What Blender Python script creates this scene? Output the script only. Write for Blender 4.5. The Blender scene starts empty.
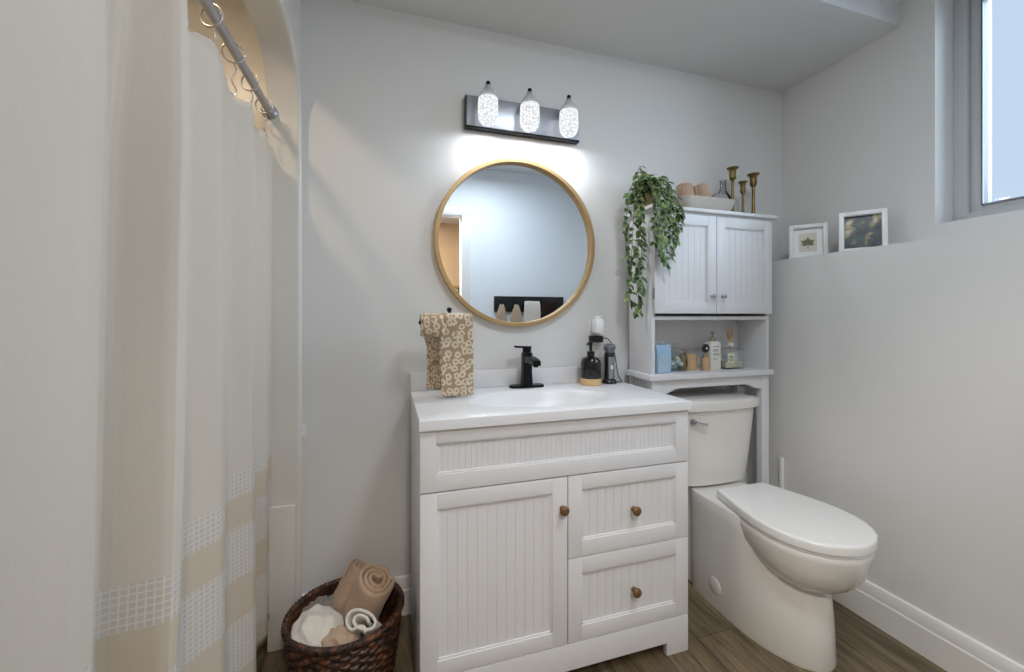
import bpy, bmesh, math, random
from mathutils import Vector, Matrix, noise
random.seed(7)
C = bpy.context.scene
COL = C.collection
PI = math.pi

# ------------------------------------------------------------------ camera, world, lights, exposure
cam_d = bpy.data.cameras.new('camera')
cam = bpy.data.objects.new('camera', cam_d); COL.objects.link(cam)
cam_d.sensor_width = 36.0
cam_d.lens = 405.16 / 1024 * 36.0
cam_d.shift_y = -19.72 / 1024
cam_d.clip_start = 0.02
cam.location = (0, 0, 1.16)
cam.rotation_euler = (PI / 2, 0, -math.radians(17.04))
C.camera = cam
C.view_settings.view_transform = 'Standard'
C.view_settings.look = 'None'
C.view_settings.gamma = 1.0
C.view_settings.use_curve_mapping = False
C.view_settings.exposure = 0.12

w = bpy.data.worlds.new('overcast_sky'); C.world = w; w.use_nodes = True
bgn = w.node_tree.nodes['Background']
bgn.inputs[0].default_value = (0.62, 0.73, 0.88, 1)
bgn.inputs[1].default_value = 0.95

def area_light(name, loc, size, power, color, rot=(0, 0, 0), shape='DISK', size_y=None):
    d = bpy.data.lights.new(name, 'AREA'); d.shape = shape; d.size = size
    if size_y: d.size_y = size_y
    d.energy = power; d.color = color
    o = bpy.data.objects.new(name, d); COL.objects.link(o)
    o.location = loc; o.rotation_euler = rot
    return o
# daylight that comes in at the window from the bright part of the overcast sky
sun_d = bpy.data.lights.new('daylight', 'SUN'); sun_d.energy = 7.0; sun_d.angle = math.radians(75); sun_d.color = (0.72, 0.86, 1.0)
sun = bpy.data.objects.new('daylight', sun_d); COL.objects.link(sun)
sun.rotation_euler = Vector((-0.75, 0.50, -0.42)).to_track_quat('-Z', 'Y').to_euler()
# a fill lamp added over the middle of the room, the shower downlight, the hall lamps
area_light('ceiling_lamp_light', (0.75, 0.28, 2.415), 0.34, 10.5, (0.85, 0.95, 1.06))
area_light('shower_downlight_light', (-0.68, 0.95, 2.300), 0.10, 3.6, (1.0, 0.78, 0.54))
area_light('hall_downlight_light', (0.15, -0.70, 2.235), 0.16, 28.0, (1.0, 0.91, 0.81))

# ------------------------------------------------------------------ materials
def newmat(name):
    m = bpy.data.materials.new(name); m.use_nodes = True
    return m, m.node_tree, m.node_tree.nodes['Principled BSDF']
def srgb(r, g, b):
    f = lambda c: (c / 255 / 12.92) if c / 255 <= 0.04045 else ((c / 255 + 0.055) / 1.055) ** 2.4
    return (f(r), f(g), f(b), 1)
def mat(name, col, rough=0.5, metal=0.0, spec=0.5, noise_amt=0.0, noise_scale=20, bump=0.0, bump_scale=60, coat=0.0, sheen=0.0, trans=0.0, stretch=None):
    m, nt, b = newmat(name)
    c = srgb(*col)
    b.inputs['Base Color'].default_value = c
    b.inputs['Roughness'].default_value = rough
    b.inputs['Metallic'].default_value = metal
    b.inputs['Specular IOR Level'].default_value = spec
    b.inputs['Coat Weight'].default_value = coat
    b.inputs['Sheen Weight'].default_value = sheen
    b.inputs['Transmission Weight'].default_value = trans
    N, L = nt.nodes, nt.links
    tc = N.new('ShaderNodeTexCoord')
    src = tc.outputs['Object']
    if stretch:
        mp = N.new('ShaderNodeMapping'); mp.inputs['Scale'].default_value = stretch
        L.new(src, mp.inputs[0]); src = mp.outputs[0]
    if noise_amt > 0:
        n = N.new('ShaderNodeTexNoise'); n.inputs['Scale'].default_value = noise_scale; n.inputs['Detail'].default_value = 5
        L.new(src, n.inputs['Vector'])
        mx = N.new('ShaderNodeMix'); mx.data_type = 'RGBA'
        mx.inputs['A'].default_value = tuple(v * (1 - noise_amt) for v in c[:3]) + (1,)
        mx.inputs['B'].default_value = tuple(min(1, v * (1 + noise_amt)) for v in c[:3]) + (1,)
        L.new(n.outputs['Fac'], mx.inputs['Factor'])
        L.new(mx.outputs['Result'], b.inputs['Base Color'])
    if bump > 0:
        n2 = N.new('ShaderNodeTexNoise'); n2.inputs['Scale'].default_value = bump_scale; n2.inputs['Detail'].default_value = 4
        L.new(src, n2.inputs['Vector'])
        bp = N.new('ShaderNodeBump'); bp.inputs['Strength'].default_value = bump; bp.inputs['Distance'].default_value = 0.004
        L.new(n2.outputs['Fac'], bp.inputs['Height']); L.new(bp.outputs['Normal'], b.inputs['Normal'])
    return m

M = {}
M['wall'] = mat('wall_paint', (226, 225, 223), 0.6, spec=0.3, bump=0.05, bump_scale=220)
M['ceiling'] = mat('ceiling_paint', (222, 222, 221), 0.75, spec=0.2, bump=0.06, bump_scale=160)
M['rearwall'] = mat('rear_wall_paint', (240, 245, 250), 0.6, spec=0.3, bump=0.05, bump_scale=220)
M['vinyl'] = mat('window_vinyl', (196, 198, 200), 0.35, noise_amt=0.01)
M['trimw'] = mat('trim_white_paint', (236, 236, 234), 0.35, bump=0.02, bump_scale=80)
M['cab'] = mat('cabinet_white_paint', (226, 226, 228), 0.38, bump=0.03, bump_scale=120)
M['counter'] = mat('cultured_marble', (226, 226, 227), 0.32, noise_amt=0.015, noise_scale=6)
M['ceramic'] = mat('ceramic_glaze', (232, 230, 225), 0.12, coat=0.4, noise_amt=0.01)
M['seat'] = mat('toilet_seat_plastic', (236, 236, 234), 0.22, noise_amt=0.008)
M['fiberglass'] = mat('fiberglass_white', (226, 222, 214), 0.3, noise_amt=0.01)
M['black'] = mat('matte_black_metal', (22, 22, 24), 0.32, metal=0.6, noise_amt=0.1)
M['blackp'] = mat('black_plastic', (20, 20, 22), 0.3, noise_amt=0.1)
M['blackglass'] = mat('black_glass', (9, 10, 14), 0.05, coat=0.2, noise_amt=0.1)
M['bamboo'] = mat('bamboo', (214, 180, 128), 0.5, noise_amt=0.12, noise_scale=30, stretch=(1, 1, 12))
M['cork'] = mat('cork_wood', (205, 170, 128), 0.7, noise_amt=0.18, noise_scale=120)
M['knobwood'] = mat('aged_wood_knob', (120, 88, 52), 0.4, metal=0.25, noise_amt=0.3, noise_scale=120)
M['brass'] = mat('aged_brass', (128, 110, 66), 0.34, metal=0.9, noise_amt=0.2, noise_scale=40)
M['gold'] = mat('brushed_gold', (188, 158, 112), 0.42, metal=0.6, noise_amt=0.06, noise_scale=60)
M['chrome'] = mat('chrome', (200, 200, 205), 0.1, metal=1.0, noise_amt=0.02)
M['steel'] = mat('brushed_steel', (176, 180, 188), 0.36, metal=1.0, noise_amt=0.12, noise_scale=14, stretch=(40, 1, 1))
M['rodm'] = mat('rod_grey_metal', (176, 176, 180), 0.3, metal=0.5, noise_amt=0.03)
M['ringm'] = mat('ring_metal', (206, 202, 196), 0.25, metal=0.45, noise_amt=0.03)
M['hinge'] = mat('hinge_metal', (150, 150, 152), 0.35, metal=0.8, noise_amt=0.05)
M['whitep'] = mat('white_plastic', (238, 238, 238), 0.3, noise_amt=0.01)
M['silverp'] = mat('silver_plastic', (150, 152, 158), 0.3, metal=0.3, noise_amt=0.05)
M['greyshade'] = mat('grey_plastic', (120, 122, 128), 0.3, metal=0.4, noise_amt=0.05)
M['towelbrown'] = mat('brown_towel', (188, 160, 136), 0.95, spec=0.1, sheen=0.3, noise_amt=0.18, noise_scale=90, bump=0.5, bump_scale=260)
M['towelwhite'] = mat('white_towel', (226, 220, 210), 0.95, spec=0.1, sheen=0.3, noise_amt=0.06, noise_scale=60, bump=0.5, bump_scale=260)
M['toweltan'] = mat('tan_cloth', (190, 166, 142), 0.95, spec=0.1, sheen=0.3, noise_amt=0.1, noise_scale=60, bump=0.4, bump_scale=200)
M['towelgrey'] = mat('grey_cloth', (140, 134, 126), 0.95, spec=0.1, noise_amt=0.25, noise_scale=70, bump=0.4, bump_scale=200)
M['toweldark'] = mat('dark_brown_cloth', (52, 40, 36), 0.95, spec=0.1, noise_amt=0.2, noise_scale=60, bump=0.4, bump_scale=200)
M['stone'] = mat('stone_bowl', (196, 190, 178), 0.7, noise_amt=0.12, noise_scale=50, bump=0.2, bump_scale=90)
M['greystone'] = mat('grey_wool', (158, 154, 152), 0.9, noise_amt=0.14, noise_scale=50, bump=0.3, bump_scale=90)
M['blue'] = mat('blue_card', (160, 194, 222), 0.5, noise_amt=0.12, noise_scale=26)
M['bluelight'] = mat('pale_blue_card', (176, 198, 216), 0.5, noise_amt=0.08, noise_scale=26)
M['lotion'] = mat('lotion_white', (226, 224, 216), 0.3, noise_amt=0.02)
M['sage'] = mat('sage_plastic', (150, 152, 132), 0.4, noise_amt=0.05)
M['label'] = mat('label_paper', (222, 220, 196), 0.6, noise_amt=0.04)
M['ink'] = mat('ink', (96, 98, 102), 0.6, noise_amt=0.05)
M['reed'] = mat('reed_wood', (214, 178, 130), 0.7, noise_amt=0.15, noise_scale=60)
M['liquid'] = mat('amber_liquid', (216, 212, 188), 0.1, noise_amt=0.05)
M['cottonwhite'] = mat('cotton', (206, 212, 208), 0.9, noise_amt=0.08, noise_scale=60, bump=0.4, bump_scale=90)
M['stem'] = mat('vine_stem', (92, 104, 66), 0.7, noise_amt=0.2)
M['pot'] = mat('woven_pot', (170, 156, 104), 0.8, noise_amt=0.25, noise_scale=80, bump=0.5, bump_scale=120)
M['hallwall'] = mat('hall_paint', (184, 156, 124), 0.7, spec=0.2, bump=0.05, bump_scale=160)
M['snow'] = mat('snow', (236, 240, 246), 0.9, noise_amt=0.03, bump=0.4, bump_scale=6)
M['woodbrown'] = mat('hall_frame_wood', (150, 118, 72), 0.5, noise_amt=0.15)

def glass(name, tint=(0.92, 0.95, 0.96), gl=0.12):
    m, nt, b = newmat(name)
    N, L = nt.nodes, nt.links
    N.remove(b)
    t = N.new('ShaderNodeBsdfTransparent'); t.inputs[0].default_value = tint + (1,)
    g = N.new('ShaderNodeBsdfGlossy'); g.inputs['Roughness'].default_value = 0.02
    lw = N.new('ShaderNodeLayerWeight'); lw.inputs['Blend'].default_value = gl
    mx = N.new('ShaderNodeMixShader')
    L.new(lw.outputs['Fresnel'], mx.inputs[0]); L.new(t.outputs[0], mx.inputs[1]); L.new(g.outputs[0], mx.inputs[2])
    L.new(mx.outputs[0], N['Material Output'].inputs['Surface'])
    return m
M['pane'] = glass('window_pane_glass', (0.93, 0.96, 0.98), 0.15)
M['jar'] = glass('clear_jar_glass', (0.95, 0.975, 0.975), 0.10)
M['bluevase'] = glass('pale_grey_glass', (0.90, 0.91, 0.94), 0.2)

def mat_mirror():
    m, nt, b = newmat('mirror_silver')
    b.inputs['Base Color'].default_value = (0.92, 0.965, 1.0, 1)
    b.inputs['Metallic'].default_value = 1; b.inputs['Roughness'].default_value = 0.005
    return m
M['mirror'] = mat_mirror()
def mat_frost():
    m, nt, b = newmat('frosted_glass')
    N, L = nt.nodes, nt.links
    b.inputs['Base Color'].default_value = (0.62, 0.63, 0.66, 1); b.inputs['Roughness'].default_value = 0.25
    tp = N.new('ShaderNodeBsdfTransparent'); ms = N.new('ShaderNodeMixShader'); ms.inputs[0].default_value = 0.45
    L.new(b.outputs[0], ms.inputs[1]); L.new(tp.outputs[0], ms.inputs[2]); L.new(ms.outputs[0], N['Material Output'].inputs['Surface'])
    return m
M['frost'] = mat_frost()

def mat_emit(name, col, s):
    m, nt, b = newmat(name)
    b.inputs['Base Color'].default_value = srgb(*col)
    b.inputs['Emission Color'].default_value = srgb(*col)
    b.inputs['Emission Strength'].default_value = s
    return m
M['filldiff'] = mat_emit('fill_lamp_diffuser', (255, 246, 232), 3.0)
M['warmdiff'] = mat_emit('warm_downlight_diffuser', (255, 226, 190), 4.0)

def mat_crackle():
    m, nt, b = newmat('crackle_glass_lit')
    N, L = nt.nodes, nt.links
    tc = N.new('ShaderNodeTexCoord')
    v = N.new('ShaderNodeTexVoronoi'); v.feature = 'DISTANCE_TO_EDGE'; v.inputs['Scale'].default_value = 80
    L.new(tc.outputs['Object'], v.inputs['Vector'])
    r = N.new('ShaderNodeValToRGB')
    r.color_ramp.elements[0].position = 0.0; r.color_ramp.elements[0].color = (0.42, 0.43, 0.46, 1)
    r.color_ramp.elements[1].position = 0.30; r.color_ramp.elements[1].color = (1, 1, 1, 1)
    L.new(v.outputs['Distance'], r.inputs[0])
    ml = N.new('ShaderNodeMath'); ml.operation = 'MULTIPLY'; ml.inputs[1].default_value = 1.3
    L.new(r.outputs[0], ml.inputs[0])
    b.inputs['Base Color'].default_value = (0.02, 0.02, 0.022, 1); b.inputs['Specular IOR Level'].default_value = 0.1
    b.inputs['Emission Color'].default_value = (0.96, 0.98, 1.0, 1)
    L.new(ml.outputs[0], b.inputs['Emission Strength'])
    tp = N.new('ShaderNodeBsdfTransparent'); ms = N.new('ShaderNodeMixShader'); ms.inputs[0].default_value = 0.20
    L.new(b.outputs[0], ms.inputs[1]); L.new(tp.outputs[0], ms.inputs[2]); L.new(ms.outputs[0], N['Material Output'].inputs['Surface'])
    bp = N.new('ShaderNodeBump'); bp.inputs['Strength'].default_value = 0.8; bp.inputs['Distance'].default_value = 0.003
    L.new(v.outputs['Distance'], bp.inputs['Height']); L.new(bp.outputs['Normal'], b.inputs['Normal'])
    b.inputs['Roughness'].default_value = 0.1
    return m
M['crackle'] = mat_crackle()

def mat_floor():
    m, nt, b = newmat('vinyl_plank')
    N, L = nt.nodes, nt.links
    tc = N.new('ShaderNodeTexCoord')
    mp = N.new('ShaderNodeMapping'); mp.inputs['Rotation'].default_value = (0, 0, PI / 2)
    L.new(tc.outputs['Object'], mp.inputs[0])
    br = N.new('ShaderNodeTexBrick'); br.offset = 0.37
    br.inputs['Scale'].default_value = 1.0
    br.inputs['Brick Width'].default_value = 1.2; br.inputs['Row Height'].default_value = 0.152
    br.inputs['Mortar Size'].default_value = 0.0012; br.inputs['Mortar Smooth'].default_value = 0.2; br.inputs['Bias'].default_value = -0.2
    br.inputs['Color1'].default_value = srgb(122, 108, 85); br.inputs['Color2'].default_value = srgb(94, 82, 63)
    br.inputs['Mortar'].default_value = srgb(52, 44, 36)
    L.new(mp.outputs[0], br.inputs['Vector'])
    mp2 = N.new('ShaderNodeMapping'); mp2.inputs['Scale'].default_value = (17, 1.7, 1)
    L.new(tc.outputs['Object'], mp2.inputs[0])
    n = N.new('ShaderNodeTexNoise'); n.inputs['Scale'].default_value = 2.2; n.inputs['Detail'].default_value = 9; n.inputs['Roughness'].default_value = 0.65; n.inputs['Distortion'].default_value = 0.6
    L.new(mp2.outputs[0], n.inputs['Vector'])
    r = N.new('ShaderNodeValToRGB')
    r.color_ramp.elements[0].position = 0.34; r.color_ramp.elements[0].color = (0.20, 0.18, 0.15, 1)
    r.color_ramp.elements[1].position = 0.66; r.color_ramp.elements[1].color = (1.5, 1.48, 1.45, 1)
    L.new(n.outputs['Fac'], r.inputs[0])
    mx = N.new('ShaderNodeMix'); mx.data_type = 'RGBA'; mx.blend_type = 'MULTIPLY'; mx.inputs['Factor'].default_value = 0.75
    L.new(br.outputs['Color'], mx.inputs['A']); L.new(r.outputs[0], mx.inputs['B'])
    L.new(mx.outputs['Result'], b.inputs['Base Color'])
    b.inputs['Roughness'].default_value = 0.42
    bp = N.new('ShaderNodeBump'); bp.inputs['Strength'].default_value = 0.25; bp.inputs['Distance'].default_value = 0.002
    L.new(n.outputs['Fac'], bp.inputs['Height']); L.new(bp.outputs['Normal'], b.inputs['Normal'])
    return m
M['floor'] = mat_floor()

def mat_curtain():
    # cream cloth; from hip height down alternate woven bands: waffle white and plain beige
    m, nt, b = newmat('curtain_cloth')
    N, L = nt.nodes, nt.links
    tc = N.new('ShaderNodeTexCoord')
    sp = N.new('ShaderNodeSeparateXYZ'); L.new(tc.outputs['Object'], sp.inputs[0])
    r = N.new('ShaderNodeValToRGB'); r.color_ramp.interpolation = 'CONSTANT'
    mr = N.new('ShaderNodeMapRange'); mr.inputs['From Min'].default_value = 0.0; mr.inputs['From Max'].default_value = 2.0
    L.new(sp.outputs['Z'], mr.inputs['Value'])
    cream = srgb(232, 225, 214); white = srgb(242, 238, 232); beige = srgb(226, 215, 196)
    e = r.color_ramp.elements
    e[0].position = 0.0; e[0].color = beige
    e[1].position = 0.735 / 2; e[1].color = cream
    for z, c in ((0.20, white), (0.34, beige), (0.45, white), (0.59, beige), (0.665, white)):
        k = e.new(z / 2); k.color = c
    # order is by position, so the bands read bottom to top: beige, white, beige, white, beige, white, cream
    L.new(mr.outputs[0], r.inputs[0])
    r2 = N.new('ShaderNodeValToRGB'); r2.color_ramp.interpolation = 'CONSTANT'
    e2 = r2.color_ramp.elements
    e2[0].position = 0; e2[0].color = (0, 0, 0, 1)
    e2[1].position = 0.735 / 2; e2[1].color = (0, 0, 0, 1)
    for z, c in ((0.20, 1), (0.34, 0), (0.45, 1), (0.59, 0), (0.665, 1)):
        k = e2.new(z / 2); k.color = (c, c, c, 1)
    L.new(mr.outputs[0], r2.inputs[0])
    uv = N.new('ShaderNodeUVMap')
    ck = N.new('ShaderNodeTexBrick'); ck.offset = 0.0
    ck.inputs['Scale'].default_value = 1.0; ck.inputs['Brick Width'].default_value = 0.011; ck.inputs['Row Height'].default_value = 0.011
    ck.inputs['Mortar Size'].default_value = 0.0022; ck.inputs['Mortar Smooth'].default_value = 0.8
    ck.inputs['Color1'].default_value = (0.82, 0.80, 0.76, 1); ck.inputs['Color2'].default_value = (0.86, 0.84, 0.80, 1); ck.inputs['Mortar'].default_value = (1, 1, 1, 1)
    L.new(uv.outputs[0], ck.inputs['Vector'])
    mx = N.new('ShaderNodeMix'); mx.data_type = 'RGBA'; mx.blend_type = 'MULTIPLY'
    L.new(r2.outputs[0], mx.inputs['Factor']); L.new(r.outputs[0], mx.inputs['A']); L.new(ck.outputs['Color'], mx.inputs['B'])
    # fine weave
    wv = N.new('ShaderNodeTexNoise'); wv.inputs['Scale'].default_value = 300
    mp = N.new('ShaderNodeMapping'); mp.inputs['Scale'].default_value = (1, 1, 0.25)
    L.new(tc.outputs['Object'], mp.inputs[0]); L.new(mp.outputs[0], wv.inputs['Vector'])
    bp = N.new('ShaderNodeBump'); bp.inputs['Strength'].default_value = 0.15; bp.inputs['Distance'].default_value = 0.002
    L.new(wv.outputs['Fac'], bp.inputs['Height'])
    b.inputs['Roughness'].default_value = 0.9; b.inputs['Specular IOR Level'].default_value = 0.1
    L.new(mx.outputs['Result'], b.inputs['Base Color']); L.new(bp.outputs['Normal'], b.inputs['Normal'])
    tr = N.new('ShaderNodeBsdfTranslucent'); L.new(mx.outputs['Result'], tr.inputs['Color'])
    ms = N.new('ShaderNodeMixShader'); ms.inputs[0].default_value = 0.24
    L.new(b.outputs[0], ms.inputs[1]); L.new(tr.outputs[0], ms.inputs[2])
    L.new(ms.outputs[0], N['Material Output'].inputs['Surface'])
    return m
M['curtain'] = mat_curtain()

def mat_leopard():
    m, nt, b = newmat('leopard_towel')
    N, L = nt.nodes, nt.links
    uv = N.new('ShaderNodeUVMap')
    nz = N.new('ShaderNodeTexNoise'); nz.inputs['Scale'].default_value = 55; L.new(uv.outputs[0], nz.inputs['Vector'])
    mxv = N.new('ShaderNodeMix'); mxv.data_type = 'VECTOR'; mxv.inputs['Factor'].default_value = 0.012
    L.new(uv.outputs[0], mxv.inputs[4]); L.new(nz.outputs['Color'], mxv.inputs[5])
    v = N.new('ShaderNodeTexVoronoi'); v.voronoi_dimensions = '2D'; v.inputs['Scale'].default_value = 40; v.inputs['Randomness'].default_value = 0.7
    L.new(mxv.outputs[1], v.inputs['Vector'])
    r = N.new('ShaderNodeValToRGB')
    tan = srgb(170, 146, 116); crm = srgb(226, 212, 188); mid = srgb(182, 156, 124)
    e = r.color_ramp.elements
    e[0].position = 0.0; e[0].color = mid
    e[1].position = 0.52; e[1].color = tan
    for p, c in ((0.17, mid), (0.23, crm), (0.40, crm)):
        k = e.new(p); k.color = c
    L.new(v.outputs['Distance'], r.inputs[0])
    nb = N.new('ShaderNodeTexNoise'); nb.inputs['Scale'].default_value = 62; L.new(uv.outputs[0], nb.inputs['Vector'])
    rb = N.new('ShaderNodeValToRGB'); rb.color_ramp.elements[0].position = 0.33; rb.color_ramp.elements[0].color = (0, 0, 0, 1); rb.color_ramp.elements[1].position = 0.40; rb.color_ramp.elements[1].color = (1, 1, 1, 1)
    L.new(nb.outputs['Fac'], rb.inputs[0])
    mb = N.new('ShaderNodeMix'); mb.data_type = 'RGBA'; mb.inputs['A'].default_value = tan
    L.new(rb.outputs[0], mb.inputs['Factor']); L.new(r.outputs[0], mb.inputs['B'])
    L.new(mb.outputs['Result'], b.inputs['Base Color'])
    n = N.new('ShaderNodeTexNoise'); n.inputs['Scale'].default_value = 700; L.new(uv.outputs[0], n.inputs['Vector'])
    bp = N.new('ShaderNodeBump'); bp.inputs['Strength'].default_value = 0.5; bp.inputs['Distance'].default_value = 0.003
    L.new(n.outputs['Fac'], bp.inputs['Height']); L.new(bp.outputs['Normal'], b.inputs['Normal'])
    b.inputs['Roughness'].default_value = 0.95; b.inputs['Sheen Weight'].default_value = 0.3
    return m
M['leopard'] = mat_leopard()

def mat_wicker():
    m, nt, b = newmat('dark_wicker')
    N, L = nt.nodes, nt.links
    tc = N.new('ShaderNodeTexCoord')
    n = N.new('ShaderNodeTexNoise'); n.inputs['Scale'].default_value = 55; n.inputs['Detail'].default_value = 3
    L.new(tc.outputs['Object'], n.inputs['Vector'])
    r = N.new('ShaderNodeValToRGB')
    e = r.color_ramp.elements
    e[0].position = 0.35; e[0].color = srgb(30, 20, 16)
    e[1].position = 0.78; e[1].color = srgb(140, 84, 42)
    k = e.new(0.52); k.color = srgb(66, 42, 30)
    L.new(n.outputs['Fac'], r.inputs[0]); L.new(r.outputs[0], b.inputs['Base Color'])
    b.inputs['Roughness'].default_value = 0.42
    return m
M['wicker'] = mat_wicker()

def mat_leaf():
    m, nt, b = newmat('leaf_green')
    N, L = nt.nodes, nt.links
    g = N.new('ShaderNodeNewGeometry')
    r = N.new('ShaderNodeValToRGB')
    e = r.color_ramp.elements
    e[0].position = 0.0; e[0].color = srgb(38, 62, 36)
    e[1].position = 1.0; e[1].color = srgb(128, 152, 88)
    for p, c in ((0.4, srgb(54, 84, 46)), (0.75, srgb(82, 114, 62))):
        k = e.new(p); k.color = c
    L.new(g.outputs['Random Per Island'], r.inputs[0])
    uv = N.new('ShaderNodeUVMap')
    sp = N.new('ShaderNodeSeparateXYZ'); L.new(uv.outputs[0], sp.inputs[0])
    r2 = N.new('ShaderNodeValToRGB')
    r2.color_ramp.elements[0].position = 0.55; r2.color_ramp.elements[0].color = (0, 0, 0, 1)
    r2.color_ramp.elements[1].position = 1.0; r2.color_ramp.elements[1].color = (1, 1, 1, 1)
    L.new(sp.outputs['X'], r2.inputs[0])
    mx = N.new('ShaderNodeMix'); mx.data_type = 'RGBA'
    mx.inputs['B'].default_value = srgb(176, 188, 136)
    L.new(r2.outputs[0], mx.inputs['Factor']); L.new(r.outputs[0], mx.inputs['A'])
    L.new(mx.outputs['Result'], b.inputs['Base Color'])
    b.inputs['Roughness'].default_value = 0.45
    return m
M['leaf'] = mat_leaf()

def mat_art(name, stops, scale):
    m, nt, b = newmat(name)
    N, L = nt.nodes, nt.links
    tc = N.new('ShaderNodeTexCoord')
    n = N.new('ShaderNodeTexNoise'); n.inputs['Scale'].default_value = scale; n.inputs['Detail'].default_value = 2.0; n.inputs['Distortion'].default_value = 0.3
    L.new(tc.outputs['Object'], n.inputs['Vector'])
    r = N.new('ShaderNodeValToRGB'); r.color_ramp.interpolation = 'EASE'
    e = r.color_ramp.elements
    e[0].position = stops[0][0]; e[0].color = srgb(*stops[0][1])
    e[1].position = stops[-1][0]; e[1].color = srgb(*stops[-1][1])
    for p, c in stops[1:-1]:
        k = e.new(p); k.color = srgb(*c)
    L.new(n.outputs['Fac'], r.inputs[0]); L.new(r.outputs[0], b.inputs['Base Color'])
    b.inputs['Roughness'].default_value = 0.35
    return m
M['art_dark'] = mat_art('dark_leaf_print', [(0.40, (26, 36, 32)), (0.50, (48, 66, 68)), (0.54, (76, 84, 56)), (0.585, (150, 132, 100)), (0.66, (204, 188, 160))], 17)
M['art_paper'] = mat('print_paper', (224, 220, 204), 0.6, noise_amt=0.03, noise_scale=40)
M['art_leaf'] = mat('printed_leaf_ink', (132, 126, 92), 0.6, noise_amt=0.3, noise_scale=90)

# ------------------------------------------------------------------ mesh helpers
def link(name, me, m, parent=None):
    o = bpy.data.objects.new(name, me); COL.objects.link(o)
    if m is not None: me.materials.append(m)
    if parent is not None:
        o.parent = parent
        o.matrix_parent_inverse = parent.get('_w') and Matrix(eval(parent['_w'])) or Matrix.Identity(4)
    return o
ROOTM = {}
def obj(name, bm, m, parent=None, smooth=30, local=False):
    bmesh.ops.remove_doubles(bm, verts=bm.verts, dist=1e-6)
    bmesh.ops.recalc_face_normals(bm, faces=bm.faces)
    me = bpy.data.meshes.new(name); bm.to_mesh(me); bm.free()
    if smooth:
        me.polygons.foreach_set('use_smooth', [True] * len(me.polygons))
        me.set_sharp_from_angle(angle=math.radians(smooth))
    me.materials.append(m)
    o = bpy.data.objects.new(name, me); COL.objects.link(o)
    if parent is not None:
        o.parent = parent
        if not local: o.matrix_parent_inverse = ROOTM[parent.name].inverted()
    return o
def tag(o, label, cat, group=None, kind=None):
    o['label'] = label; o['category'] = cat
    if group: o['group'] = group
    if kind: o['kind'] = kind
    return o
def struct(o, label=None):
    o['kind'] = 'structure'
    if label: o['label'] = label; o['category'] = o.name.split('_')[0]
    return o
def thing(name, label, cat, loc=(0, 0, 0), group=None, rot=None):
    o = bpy.data.objects.new(name, None); COL.objects.link(o)
    o.empty_display_size = 0.03
    o.location = loc
    mw = Matrix.Translation(loc)
    if rot is not None:
        o.rotation_euler = rot
        from mathutils import Euler
        mw = mw @ Euler(rot).to_matrix().to_4x4()
    ROOTM[o.name] = mw
    return tag(o, label, cat, group)
def sub(o, parent):      # o's mesh is in world/local coordinates shared with its parent part
    o.parent = parent
    return o
def subobj(name, bm, m, part, smooth=30):
    o = obj(name, bm, m, None, smooth)
    root = part.parent
    o.parent = part
    if root is not None and part.matrix_parent_inverse != Matrix.Identity(4):
        # parts keep world-coordinate meshes: part's own world matrix is identity
        pass
    return o
def new(): return bmesh.new()
def box(bm, x0, x1, y0, y1, z0, z1, bev=0.0, seg=2, mx=None):
    t = bmesh.new()
    bmesh.ops.create_cube(t, size=1)
    for v in t.verts:
        v.co = Vector(((x0 + x1) / 2 + v.co.x * (x1 - x0), (y0 + y1) / 2 + v.co.y * (y1 - y0), (z0 + z1) / 2 + v.co.z * (z1 - z0)))
    if bev > 0: bmesh.ops.bevel(t, geom=t.edges[:], offset=bev, segments=seg, profile=0.6, affect='EDGES')
    return merge(bm, t, mx)
def merge(bm, t, mx=None):
    if mx is not None: bmesh.ops.transform(t, matrix=mx, verts=t.verts)
    me = bpy.data.meshes.new('tmp'); t.to_mesh(me); t.free()
    bm.from_mesh(me); bpy.data.meshes.remove(me)
    return bm
def lathe(bm, prof, c=(0, 0, 0), seg=32, sx=1.0, sy=1.0, mx=None):
    t = bmesh.new(); rings = []
    for r, z in prof:
        if r < 1e-6: rings.append([t.verts.new((0, 0, z))])
        else: rings.append([t.verts.new((r * sx * math.cos(2 * PI * i / seg), r * sy * math.sin(2 * PI * i / seg), z)) for i in range(seg)])
    for a, b in zip(rings, rings[1:]):
        for i in range(seg):
            j = (i + 1) % seg
            if len(a) == 1 and len(b) == 1: continue
            if len(a) == 1: t.faces.new((a[0], b[i], b[j]))
            elif len(b) == 1: t.faces.new((a[i], a[j], b[0]))
            else: t.faces.new((a[i], a[j], b[j], b[i]))
    for v in t.verts: v.co += Vector(c) if mx is None else Vector((0, 0, 0))
    return merge(bm, t, mx)
def tube(bm, pts, r, seg=10, closed=False, rads=None):
    pts = [Vector(p) for p in pts]; n = len(pts); t = bmesh.new(); rings = []
    prev = None
    for i, p in enumerate(pts):
        if closed: d = pts[(i + 1) % n] - pts[i - 1]
        else: d = pts[min(i + 1, n - 1)] - pts[max(i - 1, 0)]
        d.normalize()
        if prev is None:
            u = d.orthogonal().normalized()
        else:
            u = (prev - d * prev.dot(d)).normalized()
        prev = u; vv = d.cross(u)
        rr = rads[i] if rads else r
        rings.append([t.verts.new(p + u * rr * math.cos(2 * PI * k / seg) + vv * rr * math.sin(2 * PI * k / seg)) for k in range(seg)])
    m = n if closed else n - 1
    for i in range(m):
        a, b = rings[i], rings[(i + 1) % n]
        for k in range(seg):
            t.faces.new((a[k], a[(k + 1) % seg], b[(k + 1) % seg], b[k]))
    if not closed:
        t.faces.new(rings[0][::-1]); t.faces.new(rings[-1])
    return merge(bm, t)
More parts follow.
